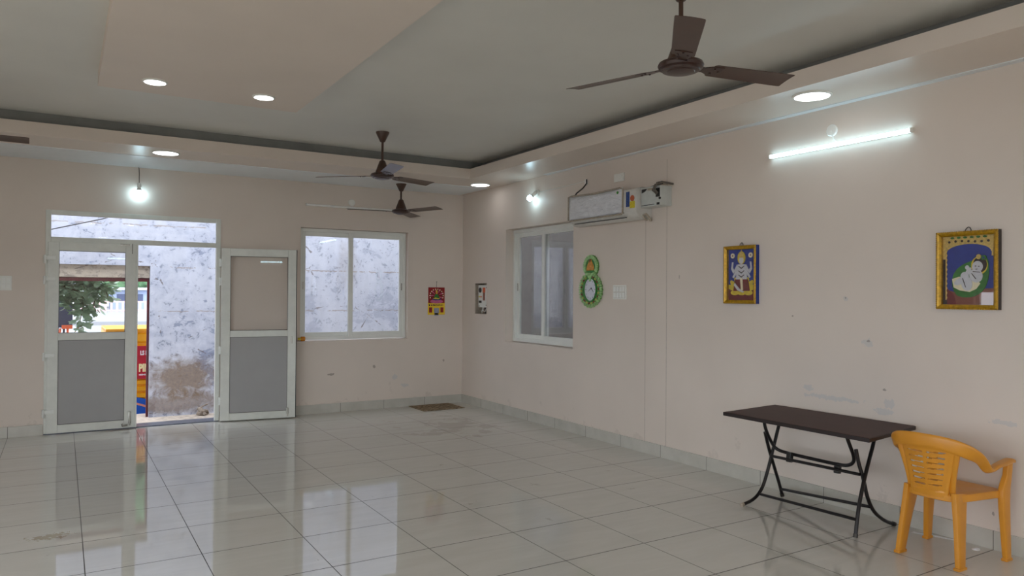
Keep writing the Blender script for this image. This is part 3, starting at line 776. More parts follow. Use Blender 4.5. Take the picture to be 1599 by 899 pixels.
# ------------------------------------------------------------------ bulbs and tubes
def bulb_parts(t, ax, base):
    """bulb whose axis ax points from holder to glass, starting at base"""
    Rm = Vector((0, 0, 1)).rotation_difference(Vector(ax)).to_matrix()
    MB().lathe([(0, -.035), (.018, -.035), (.022, -.02), (.022, .01), (.017, .014), (0, .014)], base, 20, Rm).build('holder', M['white_plastic'], t, True)
    MB().lathe([(.015, .012), (.018, .02), (.030, .05), (.030, .052), (0, .052)], base, 20, Rm).build('bulb_base', M['ivory_plastic'], t, True)
    MB().lathe([(.030, .052), (.0345, .066), (.035, .08), (.030, .098), (.018, .11), (0, .114)], base, 24, Rm).build('bulb', M['bulb_on'], t, True)
t = thing('hanging_bulb', 'lit white bulb hanging on a cord above the double door', 'bulb', (-4.253, -.075, ZS))
MB().tube([(0, .072, -.006), (.0, .05, -.02), (0, 0, -.08), (0, 0, -.215)], .004, 8).build('cord', M['cord'], t, True)
bulb_parts(t, (0, 0, -1), Vector((0, 0, -.23)))
t = thing('wall_bulb', 'lit white bulb in an angled holder on the right wall beside the wrapped air conditioner', 'bulb', (0, -1.985, 2.835))
MB().lathe([(0, 0), (.035, 0), (.035, .012), (.024, .022), (0, .022)], (-.001, 0, 0), 24, Matrix.Rotation(-pi/2, 3, 'Y')).build('wall_rose', M['white_plastic'], t, True)
bulb_parts(t, Vector((-.55, .28, -.62)).normalized(), Vector((-.045, .012, -.015)))
MB().tube([(-.003, 0, 0), (-.004, -.3, .004), (-.004, -.7, .01), (-.004, -1.0, .02)], .0035, 6).build('cord', M['ivory_plastic'], t, True)

def tube_light(name_label, loc, rz, L, on):
    """runs along local +x from 0 to L, sits on the wall behind (local y+)"""
    t = thing('tube_light', name_label, 'tube light', loc, rz)
    MB().b2((0, -.012, -.014), (L, 0, .014), .002).build('housing', M['white_plastic'], t)
    m = MB(); prof = []
    for k in range(11):
        a = pi*k/10; prof.append((-cos(a)*.0145, -.012-sin(a)*.020))
    m.ring_loft([[(x, p[1], p[0]) for p in prof] for x in (.008, L-.008)]); m.build('diffuser', M['tube_on'] if on else M['tube_off'], t, True)
    for x in (-.006, L-.006): MB().b2((x, -.034, -.016), (x+.012, 0, .016), .003).build('end_cap', M['ivory_plastic'], t)
    return t
tube_light('lit white tube light high on the right wall', (-.001, -5.49, 2.727), -pi/2, 1.185, True)
tube_light('unlit white tube light on the back wall above the window', (-2.302, -.001, 2.727), 0, 1.2, False)
tube_light('short lit tube light on the rear wall behind the camera', (-3.32, YR+.001, 2.50), pi, .62, True)
def wall_rose(label, loc, axis_rot, wire):
    t = thing('cable_outlet', label, 'cable outlet', loc)
    MB().lathe([(0, 0), (.046, 0), (.046, .010), (.040, .016), (.012, .018), (0, .018)], (0, 0, 0), 28, axis_rot).build('cover', M['ivory_plastic'], t, True)
    MB().tube(wire, .004, 8).build('wire', M['ivory_plastic'], t, True)
wall_rose('round white cable outlet above the lit tube light', (-.001, -6.054, 2.842), Matrix.Rotation(-pi/2, 3, 'Y'), [(-.018, 0, .0), (-.03, -.01, -.02), (-.022, -.025, -.07), (-.012, -.05, -.1)])
wall_rose('round white cable outlet above the unlit tube light', (-1.69, -.001, 2.795), Matrix.Rotation(pi/2, 3, 'X'), [(0, -.018, 0), (.01, -.03, -.015), (.006, -.02, -.052)])

# ------------------------------------------------------------------ air conditioner and stabilizer
ac = thing('air_conditioner', 'wrapped white wall air conditioner mounted above the clock', 'air conditioner', (0, -3.50, 2.34))
def yz_profile(m, prof, y0, y1): m.ring_loft([[(p[0], y, p[1]) for p in prof] for y in (y0, y1)])
m = MB(); yz_profile(m, [(0, .01), (0, .30), (-.14, .305), (-.19, .285), (-.205, .24), (-.205, .075), (-.195, .045), (-.15, .0), (-.08, -.012), (0, .01)][:-1], -.545, .56)
m.build('body', M['ac_white'], ac, True)
MB().b2((-.209, -.36, .058), (-.195, .55, .064)).build('flap_line', M['dark_gasket'], ac)
MB().b2((-.186, -.37, .012), (-.172, .50, .018)).build('vane', M['dark_gasket'], ac)
# crinkled film front (displaced grid)
m = MB(); rd = random.Random(11); ny, nz = 40, 14; grid = []
for j in range(nz+1):
    row = []
    for i in range(ny+1):
        y = .575-(.575+.345)*i/ny; z = .056+(.318-.056)*j/nz
        e = min(i, ny-i)/3.0; e2 = min(j, nz-j)/2.0; k = min(1, e)*min(1, e2)
        x = -.205-.022*k + rd.uniform(-.0035, .0035)*k - .004*sin(i*.7+j*.9)*k
        sag = .016*sin(pi*i/ny)*(j/nz)
        row.append((x, y, z-sag*(1 if j == nz else j/nz)))
    grid.append(row)
m.ring_loft(grid, False, False); o = m.build('plastic_wrap', M['wrap'], ac, True)
sd = o.modifiers.new('thick', 'SOLIDIFY'); sd.thickness = .004; sd.offset = 0
m = MB(); m.tube([(-.212, .578, .06), (-.212, .578, .315), (-.20, .55, .325), (-.212, .1, .308), (-.212, -.30, .318), (-.214, -.35, .30), (-.214, -.35, .06), (-.214, -.33, .05), (-.212, .55, .05)], .009, 8)
m.build('wrap_edge', M['taupe'], ac, True)
m = MB(); m.b2((-.2085, -.445, .115), (-.2045, -.395, .265)); m.build('label', M['blue_label'], ac)
m = MB(); m.b2((-.2085, -.525, .098), (-.2045, -.452, .165)); m.build('label', M['yellow_label'], ac)
MB().lathe([(0, 0), (.03, 0), (.03, .004), (0, .004)], (-.2045, -.488, .195), 20, Matrix.Rotation(-pi/2, 3, 'Y')).build('label', M['red_label'], ac)
MB().lathe([(0, 0), (.014, 0), (.014, .004), (0, .004)], (-.228, -.29, .27), 16, Matrix.Rotation(-pi/2, 3, 'Y')).build('sticker', M['clock_dark'], ac)
m = MB(); m.tube([(-.10, -.54, .03), (-.09, -.56, .04), (-.07, -.575, .01), (-.04, -.57, -.02), (-.03, -.54, .0)], .012, 8); m.tube([(-.12, -.54, .03), (-.11, -.565, -.01), (-.08, -.565, -.02)], .01, 8)
m.build('pipe_wrap', M['taupe'], ac, True)

sb = thing('voltage_stabilizer', 'pale metal stabilizer box with black dials right of the air conditioner', 'stabilizer', (0, -4.165, 2.435))
MB().b2((-.15, -.16, .004), (0, .112, .195), .006).build('case', M['stab'], sb)
MB().prism([(.10, .14), (.10, .178), (.02, .178), (.05, .155)], (-.151, 0, 0), (0, 1, 0), (0, 0, 1), -.002).build('display', M['black'], sb)
MB().b2((-.154, -.085, .158), (-.150, .015, .18)).build('nameplate', M['taupe'], sb)
MB().b2((-.154, -.08, .016), (-.150, .10, .022)).build('groove', M['black'], sb)
MB().b2((-.154, -.155, .085), (-.150, -.10, .17), .001).build('socket', M['black'], sb)
MB().lathe([(0, 0), (.011, 0), (.011, .012), (0, .012)], (-.15, -.16, .07), 14, Matrix.Rotation(-pi/2, 3, 'Y')).build('knob', M['black'], sb, True)
MB().b2((-.154, -.15, .01), (-.150, -.115, .032)).build('switch', M['black'], sb)
m = MB(); m.tube([(-.156, -.13, .12), (-.19, -.12, .16), (-.17, -.14, .215), (-.10, -.13, .225), (-.06, -.02, .222), (-.05, .09, .205)], .010, 8)
m.tube([(-.156, -.12, .11), (-.185, -.09, .15), (-.17, -.11, .2), (-.12, -.17, .222), (-.02, -.20, .21)], .009, 8); m.build('cable', M['cord'], sb, True)
m = MB(); m.tube([(-.10, -.13, .225), (-.085, -.08, .228), (-.09, -.05, .225)], .016, 10); m.build('plug', M['black'], sb, True)

t = thing('cable_stub', 'short black cable dropping from a white clip above the air conditioner', 'cable', (0, -2.985, 2.86))
MB().b2((-.025, -.012, -.05), (0, .018, .012), .004).build('clip', M['white_plastic'], t)
MB().tube([(-.02, -.014, .005), (-.024, -.02, -.04), (-.05, .01, -.09), (-.11, .05, -.15), (-.135, .07, -.20)], .008, 8).build('cable', M['black'], t, True)

def plate(label, P, w_, h_, rows, cat='switchboard'):
    t = thing('switchboard', label, cat, P[0], P[1])
    MB().b2((-w_/2, -.012, -h_/2), (w_/2, 0, h_/2), .004).build('plate', M['ivory_plastic'], t)
    for (x, z, a, b) in rows:
        m = MB(); m.b2((x-a/2, -.017, z-b/2), (x+a/2, -.010, z+b/2), .002); m.build('switch', M['white_plastic'], t)
    return t
sw = [(-.07+.047*i, .032, .038, .052) for i in range(4)] + [(-.07+.047*i, -.032, .038, .052) for i in range(4)]
t = plate('white switchboard with two rows of switches right of the green clock', ((-.001, -3.565, 1.608), -pi/2), .21, .15, sw)
m = MB()
for i in range(8):
    x, z = -.07+.047*(i % 4), .032-.064*(i//4)
    m.b2((x-.021, -.013, z-.029), (x-.019, -.0105, z+.029)); m.b2((x+.019, -.013, z-.029), (x+.021, -.0105, z+.029)); m.b2((x-.021, -.013, z-.029), (x+.021, -.0105, z-.027)); m.b2((x-.021, -.013, z+.027), (x+.021, -.0105, z+.029))
m.build('gap', M['taupe'], t)
plate('blank white socket plate just under the ceiling above the air conditioner', ((-.001, -3.548, 2.815), -pi/2), .165, .085, [(.04, .012, .03, .02), (.05, -.02, .03, .02)], 'socket')
plate('white switchboard on the back wall at the left edge, beside the door', ((-5.56, -.001, 1.66), 0), .20, .155, [(-.02+.045*i, .03, .036, .05) for i in range(3)] + [(-.02+.045*i, -.035, .036, .05) for i in range(3)])

# ------------------------------------------------------------------ distribution box
db = thing('distribution_box', 'open electrical box sunk in the right wall near the corner', 'electrical box', (0, -.5555, 1.30))
W2 = (DB[1]-DB[0])/2; H2 = DB[3]-DB[2]
m = MB(); m.b2((.002, -W2, .001), (.14, -W2+.006, H2)); m.b2((.002, W2-.006, .001), (.14, W2, H2)); m.b2((.002, -W2, 0), (.14, W2, .006)); m.b2((.002, -W2, H2-.006), (.14, W2, H2)); m.b2((.134, -W2, 0), (.14, W2, H2))
m.build('back_box', M['taupe'], db)
MB().b2((.03, -W2+.008, .095), (.04, W2-.04, H2-.028), .002).build('panel', M['white_plastic'], db)
m = MB(); m.b2((-.004, -W2-.02, -.02), (.004, -W2, H2+.02)); m.b2((-.004, W2, -.02), (.004, W2+.02, H2+.02)); m.b2((-.004, -W2, -.02), (.004, W2, 0)); m.b2((-.004, -W2, H2), (.004, W2, H2+.02))
m.build('rim', M['wall_plain'], db)
RY = Matrix.Rotation(-pi/2, 3, 'Y')
MB().lathe([(0, 0), (.036, 0), (.036, .006), (0, .006)], (.03, .072, .335), 20, RY).build('meter', M['black'], db)
m = MB(); m.b2((.022, -.07, .30), (.031, -.01, .37), .002); m.build('breaker', M['orange'], db)
m = MB(); m.b2((.024, -.062, .19), (.031, -.014, .30), .002); m.build('breaker', M['art_brown'], db)
for y, c in ((.088, M['art_yellow']), (.04, M['orange'])): MB().lathe([(0, 0), (.012, 0), (.012, .008), (0, .008)], (.03, y, .243), 14, RY).build('pilot_lamp', c, db)
for y in (.085, .048): MB().b2((.022, y-.014, .155), (.031, y+.014, .187), .002).build('switch', M['black'], db)
for y, z in ((.1, .112), (-.105, .125), (-.105, .37)): MB().lathe([(0, 0), (.008, 0), (.008, .004), (0, .004)], (.03, y, z), 10, RY).build('screw', M['dark_metal'], db)
m = MB(); m.tube([(.06, .05, .10), (.05, .03, .05), (.06, -.02, .03), (.05, -.06, .07), (.06, -.08, .1)], .006, 6); m.tube([(.06, .02, .10), (.045, .05, .04), (.07, .09, .012)], .006, 6); m.build('wires', M['ivory_plastic'], db, True)
MB().b2((.06, -.12, .01), (.12, .0, .09), .004).build('junction_block', M['black'], db)

# ------------------------------------------------------------------ wall clock
ck = thing('wall_clock', 'ornate pale green oval wall clock with a round floral crest', 'clock', (0, -3.087, 1.632))
# local plane: u along -y world (to the right in view), z up
def oval(a, b, n, z0=0, amp=0, fr=0):
    return [((a*(1+amp*cos(fr*2*pi*k/n)))*cos(2*pi*k/n), z0+(b*(1+amp*cos(fr*2*pi*k/n)))*sin(2*pi*k/n)) for k in range(n)]
def uz(m, poly, x0, x1, scale=None):
    a = [(x0, -p[0], p[1]) for p in poly]; q = poly if scale is None else [(p[0]*scale[0], scale[2]+(p[1]-scale[2])*scale[1]) for p in poly]
    b = [(x1, -p[0], p[1]) for p in q]
    m.ring_loft([a, b])
m = MB(); OA, OB = .19, .18
uz(m, oval(OA, OB, 144, 0, .035, 24), -.002, -.022)
m.build('body', M['clock_mid'], ck, True)
m = MB(); uz(m, oval(.132, .192, 96, .268, .03, 30)[:0] or [(.124*cos(2*pi*k/90)*(1+.03*cos(22*2*pi*k/90)), .258+.126*sin(2*pi*k/90)*(1+.03*cos(22*2*pi*k/90))) for k in range(90)], -.002, -.024)
crest = m.build('crest', M['clock_mid'], ck, True)
m = MB(); uz(m, [(.078*cos(2*pi*k/40), .262+.082*sin(2*pi*k/40)) for k in range(40)], -.022, -.027); m.build('crest_recess', M['clock_dark'], crest)
m = MB(); uz(m, [(-.072, .215), (.072, .215), (.066, .25), (.05, .285), (.03, .31), (.02, .335), (0, .342), (-.02, .335), (-.03, .31), (-.05, .285), (-.066, .25)], -.027, -.036, (.8, .8, .27)); m.build('figurine', M['clock_orange'], crest)
m = MB(); m.lathe([(0, 0), (.018, 0), (.014, .008), (0, .01)], (-.03, 0, .322), 16, RY); m.build('figurine_head', M['art_brown'], crest, True)
# petals around the rim, leaves and little flowers alternating
pm = MB(); fm = MB(); rm = MB()
for k in range(22):
    a = 2*pi*k/22 + .07
    c = Vector((.165*cos(a), .157*sin(a)))
    if abs(a-pi/2) < .35: continue
    for da in (-.45, .45):
        t_ = a+da; d = Vector((cos(t_), sin(t_))); s_ = Vector((-d.y, d.x))
        poly = [c-d*.014, c+s_*.011+d*.010, c+s_*.009+d*.030, c+d*.048, c-s_*.009+d*.030, c-s_*.011+d*.010]
        uz(pm, [tuple(p) for p in poly], -.022, -.034, None)
    (fm if k % 2 else rm).lathe([(0, 0), (.013, 0), (.010, .009), (0, .011)], (-.032, -c.x*.94, c.y*.94), 10, RY)
pm.build('petal_rim', M['clock_green'], ck); fm.build('yellow_flowers', M['clock_yellow'], ck, True); rm.build('red_flowers', M['art_brown'], ck, True)
m = MB()
for k in range(20):
    a = pi*(-.15+1.3*k/19); d = Vector((cos(a), sin(a))); s_ = Vector((-d.y, d.x)); c = Vector((0, .258))+d*.088
    uz(m, [tuple(c-s_*.009), tuple(c+d*.036-s_*.011), tuple(c+d*.042), tuple(c+d*.036+s_*.011), tuple(c+s_*.009)], -.024, -.033)
m.build('crest_petals', M['clock_green'], crest)
m = MB(); n = 64; R1, R2 = [(.118*cos(2*pi*k/n), .005+.138*sin(2*pi*k/n)) for k in range(n)], [(.104*cos(2*pi*k/n), .005+.124*sin(2*pi*k/n)) for k in range(n)]
m.ring_loft([[(-.02, -p[0], p[1]) for p in R1], [(-.038, -p[0], p[1]) for p in R1], [(-.038, -p[0], p[1]) for p in R2], [(-.02, -p[0], p[1]) for p in R2]], False); m.build('bezel', M['clock_dark'], ck, True)
m = MB(); uz(m, R2, -.02, -.026); face = m.build('dial', M['clock_face'], ck)
m = MB()
for k in range(12):
    a = 2*pi*k/12; m.box((-.027, -.084*cos(a), .005+.10*sin(a)), (.002, .007, .016 if k % 3 else .024), Matrix.Rotation(a-pi/2, 3, 'X'))
m.build('hour_marks', M['paper_grey'], face)
for (a, L, w_) in ((radians(-48), .062, .010), (radians(213), .072, .008)):
    d = Vector((cos(a), sin(a))); s_ = Vector((-d.y, d.x)); m = MB(); c = Vector((.02, 0.02))
    uz(m, [tuple(c-s_*w_*.5), tuple(c+d*L), tuple(c+s_*w_*.5), tuple(c-d*.012)], -.029, -.031); m.build('hand', M['black'], ck)
m = MB()
for sx in (-1, 1): uz(m, [(0, .145), (sx*.03, .185), (sx*.075, .19), (sx*.06, .165), (sx*.03, .15), (sx*.012, .115)], -.024, -.04)
uz(m, [(-.014, .19), (.014, .19), (.01, .12), (0, .095), (-.01, .12)], -.026, -.044); m.build('bow', M['clock_green'], ck)

# ------------------------------------------------------------------ framed pictures
def framed(label, y0, y1, z0, z1, side_mat, fwid):
    """y0 > y1 (left to right in view)"""
    yc, zc = (y0+y1)/2, (z0+z1)/2; w_, h_ = y0-y1, z1-z0
    t = thing('framed_picture', label, 'picture', (0, yc, zc))
    D = .042; a, b = w_/2, h_/2
    m = MB().mat(side_mat)
    m.b2((-D, -a, -b), (-.002, -a+.012, b)); m.b2((-D, a-.012, -b), (-.002, a, b)); m.b2((-D, -a+.012, b-.012), (-.002, a-.012, b)); m.b2((-D, -a+.012, -b), (-.002, a-.012, -b+.012))
    m.mat(M['gold'])
    prof = [(0, 0), (fwid*.35, -.008), (fwid*.7, -.003), (fwid, .006)]
    rings = []
    for o_, dx in prof:
        rings.append([(-D+dx, -(a-o_), -(b-o_)), (-D+dx, (a-o_), -(b-o_)), (-D+dx, (a-o_), (b-o_)), (-D+dx, -(a-o_), (b-o_))])
    rings.append([(-.012, p[1], p[2]) for p in rings[-1]]); rings.append([(-.012, p[1]*(1.0), p[2]) for p in [(0, -(a-.005), -(b-.005)), (0, a-.005, -(b-.005)), (0, a-.005, b-.005), (0, -(a-.005), b-.005)]])
    m.ring_loft(rings, False)
    k = 0                                                       # gadroon beads along the frame
    for (L, f) in ((w_, lambda s: (s, b-.004)), (w_, lambda s: (s, -b+.004)), (h_, lambda s: (a-.004, s)), (h_, lambda s: (-a+.004, s))):
        n = int(L/.014)
        for i in range(n):
            u, z = f(-L/2+(i+.5)*L/n); m.box((-D-.003, u, z), (.008, .008, .008), Matrix.Rotation(pi/4, 3, 'X'))
    m.build('frame', None, t)
    MB().b2((-.012, -a+.01, -b+.01), (-.004, a-.01, b-.01)).build('backing', side_mat, t)
    MB().tube([(-.02, .022, b-.004), (-.015, .012, b+.02), (-.012, 0, b+.028), (-.015, -.012, b+.02), (-.02, -.022, b-.004)], .0028, 6).build('hanging_loop', M['dark_metal'], t, True)
    aa, bb = a-fwid, b-fwid
    MB().b2((-.034, -aa-.002, -bb-.002), (-.0325, aa+.002, bb+.002)).build('glass', M['glass'], t)
    return t, aa, bb
def art(t, poly, mat, lvl, name='painting', parent=None):
    m = MB(); x = -.012-.0012*lvl
    m.ring_loft([[(x+.001, -p[0], p[1]) for p in poly], [(x, -p[0], p[1]) for p in poly]]); return m
def ell(cx, cz, rx, rz, n=24, rot=0):
    o = []
    for k in range(n):
        u, v = rx*cos(2*pi*k/n), rz*sin(2*pi*k/n); o.append((cx+u*cos(rot)-v*sin(rot), cz+u*sin(rot)+v*cos(rot)))
    return o
class Art:
    """flat painted shapes, thinly layered like paint, joined into one painting per picture"""
    def __init__(s): s.m = MB(); s.l = 0
    def add(s, poly, mat):
        s.l += 1; x = -.0122-.0003*s.l; s.m.mat(mat)
        s.m.ring_loft([[(-.0118, -p[0], p[1]) for p in poly], [(x, -p[0], p[1]) for p in poly]])
    def done(s, t): return s.m.build('painting', None, t)
# small picture: standing pale figure on a yellow lotus
t, a, b = framed('smaller gilt framed picture with a pale seated figure on blue, left on the right wall', -5.017, -5.369, 1.512, 2.008, M['blue_side'], .030)
A = Art(); R_ = lambda x0, z0, x1, z1: [(x0, z0), (x1, z0), (x1, z1), (x0, z1)]
A.add(R_(-a, -b, a, b), M['art_blue']); A.add(R_(-a, -b, a, -b+.10), M['art_red'])
for sx in (-1, 1):
    for k in range(4):
        an = radians(20+26*k); A.add(ell(sx*(.03+.085*cos(an)), -.135+.085*sin(an)*.8, .022, .05, 14, sx*(an-pi/2)), M['art_yellow'])
for sx in (-1, 0, 1): A.add(ell(sx*.075, -.155, .045, .022), M['art_yellow'])
A.add([(-.09, -.14), (.09, -.14), (.075, -.05), (.05, -.02), (-.05, -.02), (-.075, -.05)], M['art_red'])
A.add([(-.06, -.04), (.06, -.04), (.055, .05), (.04, .09), (-.04, .09), (-.055, .05)], M['art_skin'])
for sx in (-1, 1):
    A.add([(sx*.04, .06), (sx*.09, .01), (sx*.115, .05), (sx*.105, .11), (sx*.09, .11), (sx*.095, .06), (sx*.08, .04), (sx*.05, .09)], M['art_skin'])
    A.add([(sx*.04, .03), (sx*.085, -.03), (sx*.10, -.02), (sx*.055, .05)], M['art_skin'])
    A.add(ell(sx*.098, .165, .022, .022), M['art_cream']); A.add(ell(sx*.098, .165, .007, .007), M['art_brown'])
A.add(ell(0, .145, .042, .055), M['art_yellow']); A.add(ell(0, .125, .024, .034), M['art_skin']); A.add([(-.026, .145), (.026, .145), (.016, .185), (0, .215), (-.016, .185)], M['gold_leaf'])
for z in (.07, .03, -.005): A.add([(-.03, z), (0, z-.02), (.03, z), (.03, z+.006), (0, z-.012), (-.03, z+.006)], M['art_dark'])
A.add([(-.012, -.03), (.012, -.03), (.02, -.13), (-.0, -.145)], M['art_cream']); A.add([(-.07, -.07), (-.02, -.12), (.03, -.145), (.02, -.155), (-.04, -.135), (-.08, -.09)], M['art_skin'])
A.done(t)
# larger picture: infant on a leaf under a gold arch
t, a, b = framed('larger gilt framed picture of a pale infant on a green leaf, above the table end', -6.858, -7.238, 1.500, 2.004, M['black_side'], .030)
A = Art()
A.add(R_(-a, -b, a, b), M['art_blue']); A.add([(-a, -b), (a, -b), (a, -.115), (.06, -.12), (-.05, -.15), (-a, -.12)], M['art_brown']); A.add([(-a, -b), (-.075, -b), (-.09, -.16), (-a, -.09)], M['art_red'])
A.add(R_(-a, -b, -a+.026, b), M['art_dark']); A.add([(-a+.016, -b+.03)] + [(-a+.022+.006*(k % 2), -b+.03+.37*k/24) for k in range(25)] + [(-a+.016, b-.1)], M['gold_leaf'])
arch = [(-a, b), (a, b), (a, .09), (a-.022, .09), (a-.02, .118)] + [((a-.024)*cos(pi*k/16), .118+.052*sin(pi*k/16)) for k in range(17)] + [(-a+.02, .118), (-a+.022, .075), (-a, .075)]
A.add(arch, M['gold_leaf'])
for k in range(7): A.add(ell(-.12+.04*k, .187+.004*sin(k), .008, .008), M['art_dark'])
for k in range(6): A.add(ell(-.10+.04*k, .213, .012, .007), M['art_green'])
leafp = []
for k in range(25):
    s = k/24; ang = radians(48); L = .30; u = -.15+L*s; wv = .105*sin(pi*min(1, s**.8))**.8
    leafp.append((u, wv))
full = leafp + [(u, -wv) for u, wv in leafp[::-1][1:-1]]
ca, sa = cos(radians(52)), sin(radians(52)); A.add([(.022+u*ca-v*sa, -.045+u*sa+v*ca) for u, v in full], M['art_green'])
A.add([(-.10, -.055), (-.055, -.04), (.0, -.06), (.06, -.07), (.075, -.085), (.05, -.12), (.01, -.14), (-.05, -.13), (-.09, -.11)], M['art_cream'])
A.add(ell(.068, .03, .05, .058), M['art_yellow']); A.add(ell(.072, .035, .042, .05), M['art_dark']); A.add(ell(.057, .022, .033, .036), M['art_skin'])
A.add(ell(.048, -.035, .040, .045, 20, .4), M['art_skin']); A.add(ell(.0, -.012, .014, .034, 16, -.5), M['art_skin']); A.add(ell(-.005, .018, .013, .014), M['art_skin'])
A.add(ell(-.008, -.085, .034, .048, 18, .15), M['art_skin']); A.add(ell(-.05, -.07, .04, .02, 18, .5), M['art_skin']); A.add(ell(-.02, -.04, .026, .03, 18, 0), M['art_skin'])
for p in (ell(.046, .026, .005, .003), ell(.066, .024, .005, .003), ell(.052, .006, .007, .002)): A.add(p, M['art_dark'])
for p in ([(-.035, -.05), (-.03, -.052), (-.012, -.11), (-.016, -.11)], [(.02, -.02), (.024, -.02), (.05, -.055), (.046, -.057)], [(.03, -.006), (.075, -.012), (.075, -.016), (.03, -.011)]): A.add(p, M['art_dark'])
A.add(ell(.065, .085, .014, .016), M['gold_leaf']); A.add(ell(.095, .078, .016, .016), M['art_green']); A.add(ell(.095, .078, .007, .007), M['art_blue'])
A.done(t)

# ------------------------------------------------------------------ calendar
cl = thing('wall_calendar', 'red and yellow paper calendar hanging on the back wall near the corner', 'calendar', (-.421, 0, 1.476))
def xz(m, poly, y0, y1): m.ring_loft([[(p[0], y0, p[1]) for p in poly], [(p[0], y1, p[1]) for p in poly]])
m = MB(); xz(m, R_(-.135, -.195, .133, -.02), -.002, -.006); m.build('date_sheet', M['paper_yellow'], cl)
m = MB(); lvl = [0]
def cal(poly, mt):
    lvl[0] += 1; m.mat(mt); xz(m, poly, -.002, -.006-.0002*lvl[0])
cal(R_(-.128, -.03, .128, .195), M['art_crimson'])
for k in range(12):
    an = pi*(-.1+1.2*k/11); d = Vector((cos(an), sin(an))); s_ = Vector((-d.y, d.x)); c = Vector((0, .075))
    cal([tuple(c+d*.03), tuple(c+d*.10+s_*.010), tuple(c+d*.10-s_*.010)], M['art_red'] if k % 2 else M['art_pink'])
    cal(ell(c.x+d.x*.105, c.y+d.y*.095, .009, .008, 10), M['art_cream'])
cal(ell(0, -.005, .10, .03), M['art_pink']); cal(ell(0, .025, .07, .016), M['blue_label']); cal([(-.05, .03), (.05, .03), (.03, .075), (.018, .10), (-.018, .10), (-.03, .075)], M['art_green'])
cal(ell(0, .118, .016, .02), M['clock_orange']); cal([(-.014, .13), (.014, .13), (0, .165)], M['art_yellow']); cal([(-.06, .03), (-.02, .05), (.03, .04), (.06, .05), (.03, .025)], M['art_yellow'])
m.build('picture_sheet', None, cl)
m = MB(); m.box((-.11, -.0065, -.06), (.02, .001, .022))
for k, wd in enumerate((.022, .018, .024, .012, .02, .016, .018, .01)): m.box((-.075+k*.0245, -.0065, -.06+.002*(k % 2)), (wd*.8, .001, .020))
m.build('print', M['art_dark'], cl)
for x in (-.09, .088): MB().b2((x-.026, -.0075, -.165), (x+.022, -.006, -.09)).build('panel', M['art_crimson'], cl)
MB().b2((-.038, -.010, -.172), (.038, -.006, -.10)).build('date_pad', M['paper_grey'], cl)
MB().b2((-.03, -.006, -.21), (.03, -.002, -.172)).build('lower_flap', M['paper_grey'], cl)
m = MB(); m.tube([(0, -.004, .195), (0, -.006, .275)], .0022, 6); m.lathe([(0, 0), (.004, 0), (.004, .015), (0, .015)], (0, 0, .275), 8, Matrix.Rotation(pi/2, 3, 'X')); m.build('hanging_string', M['dark_metal'], cl)

# ------------------------------------------------------------------ floor mat, amber object, paper scraps
m = MB(); m.b2((-.31, -.255, 0), (.31, .255, .008), .003)
o = m.build('floor_mat', M['mat_brown']); o.location = (-.535, -.275, 0.0005); tag(o, 'brown patterned mat on the floor against the back wall', 'mat')
t = thing('small_bottle', 'small amber plastic bottle lying at the left end of the window sill', 'bottle', (-2.40, -.048, .955), radians(-4))
RXm = Matrix.Rotation(pi/2, 3, 'Y')
MB().lathe([(0, 0), (.026, 0), (.029, .004), (.029, .05), (.022, .056), (0, .056)], (.03, 0, .030), 24, RXm).build('body', M['amber'], t, True)
MB().lathe([(0, -.035), (.017, -.035), (.017, .0), (0, .0)], (.03, 0, .030), 20, RXm).build('cap', M['yellow_label'], t, True)
# sill projecting under window 1
MB().b2((-2.44, -.085, .935), (-2.25, 0, .953), .003).build('trim_14', M['wall_plain'], kind='structure')
def scrap(label, loc, s, seed):
    rd = random.Random(seed); m = MB(); n0 = 0
    q = bmesh.ops.create_icosphere(m.bm, subdivisions=2, radius=1)
    for v in q['verts']: v.co = Vector((v.co.x*s*(1+rd.uniform(-.3, .3)), v.co.y*s*.7*(1+rd.uniform(-.3, .3)), max(0, v.co.z*s*.35*(1+rd.uniform(-.3, .3)))))
    o = m.build('paper_scrap', M['paper']); o.location = loc; tag(o, label, 'scrap')
scrap('crumpled white paper scrap on the floor behind the yellow chair', (-.10, -7.14, .0), .028, 1)
m = MB(); m.prism([(-.13, -.015), (.12, -.02), (.14, .0), (.02, .016), (-.12, .012)], (0, 0, 0), (.35, -.93, 0), (.93, .35, 0), -.002)
o = m.build('paper_strip', M['paper']); o.location = (-.07, -6.86, .003); tag(o, 'thin white strip lying along the skirting behind the yellow chair', 'scrap')

# ------------------------------------------------------------------ folding table
tb = thing('folding_table', 'dark brown folding table with black tube legs against the right wall', 'table', (-.375, -6.2, 0))
T = Vector((-.375, -6.2, 0)); L_ = lambda pts: [Vector(p)-T for p in pts]
m = MB().mat(M['table_top'])
c4 = [Vector(p)-T for p in ((-.722, -5.640, .70), (-.062, -5.578, .70), (-.022, -6.712, .70), (-.722, -6.822, .70))]
def inset(poly, d):
    c = sum(poly, Vector())/4; return [c+(p-c)*(1-d) for p in poly]
tp = inset(c4, .006); dn = Vector((0, 0, -.028))
m.ring_loft([[p+Vector((0, 0, -.0015)) for p in tp], [p+Vector((0, 0, -.0005)) for p in inset(c4, .012)]])
m.build('tabletop', None, tb)
m = MB(); m.ring_loft([[p+dn for p in inset(c4, .004)], [p+dn+Vector((0, 0, .003)) for p in c4], [p+Vector((0, 0, -.004)) for p in c4], [p+Vector((0, 0, -.0016)) for p in inset(c4, .005)]])
m.build('edge_band', M['table_edge'], tb)
TR = .0125
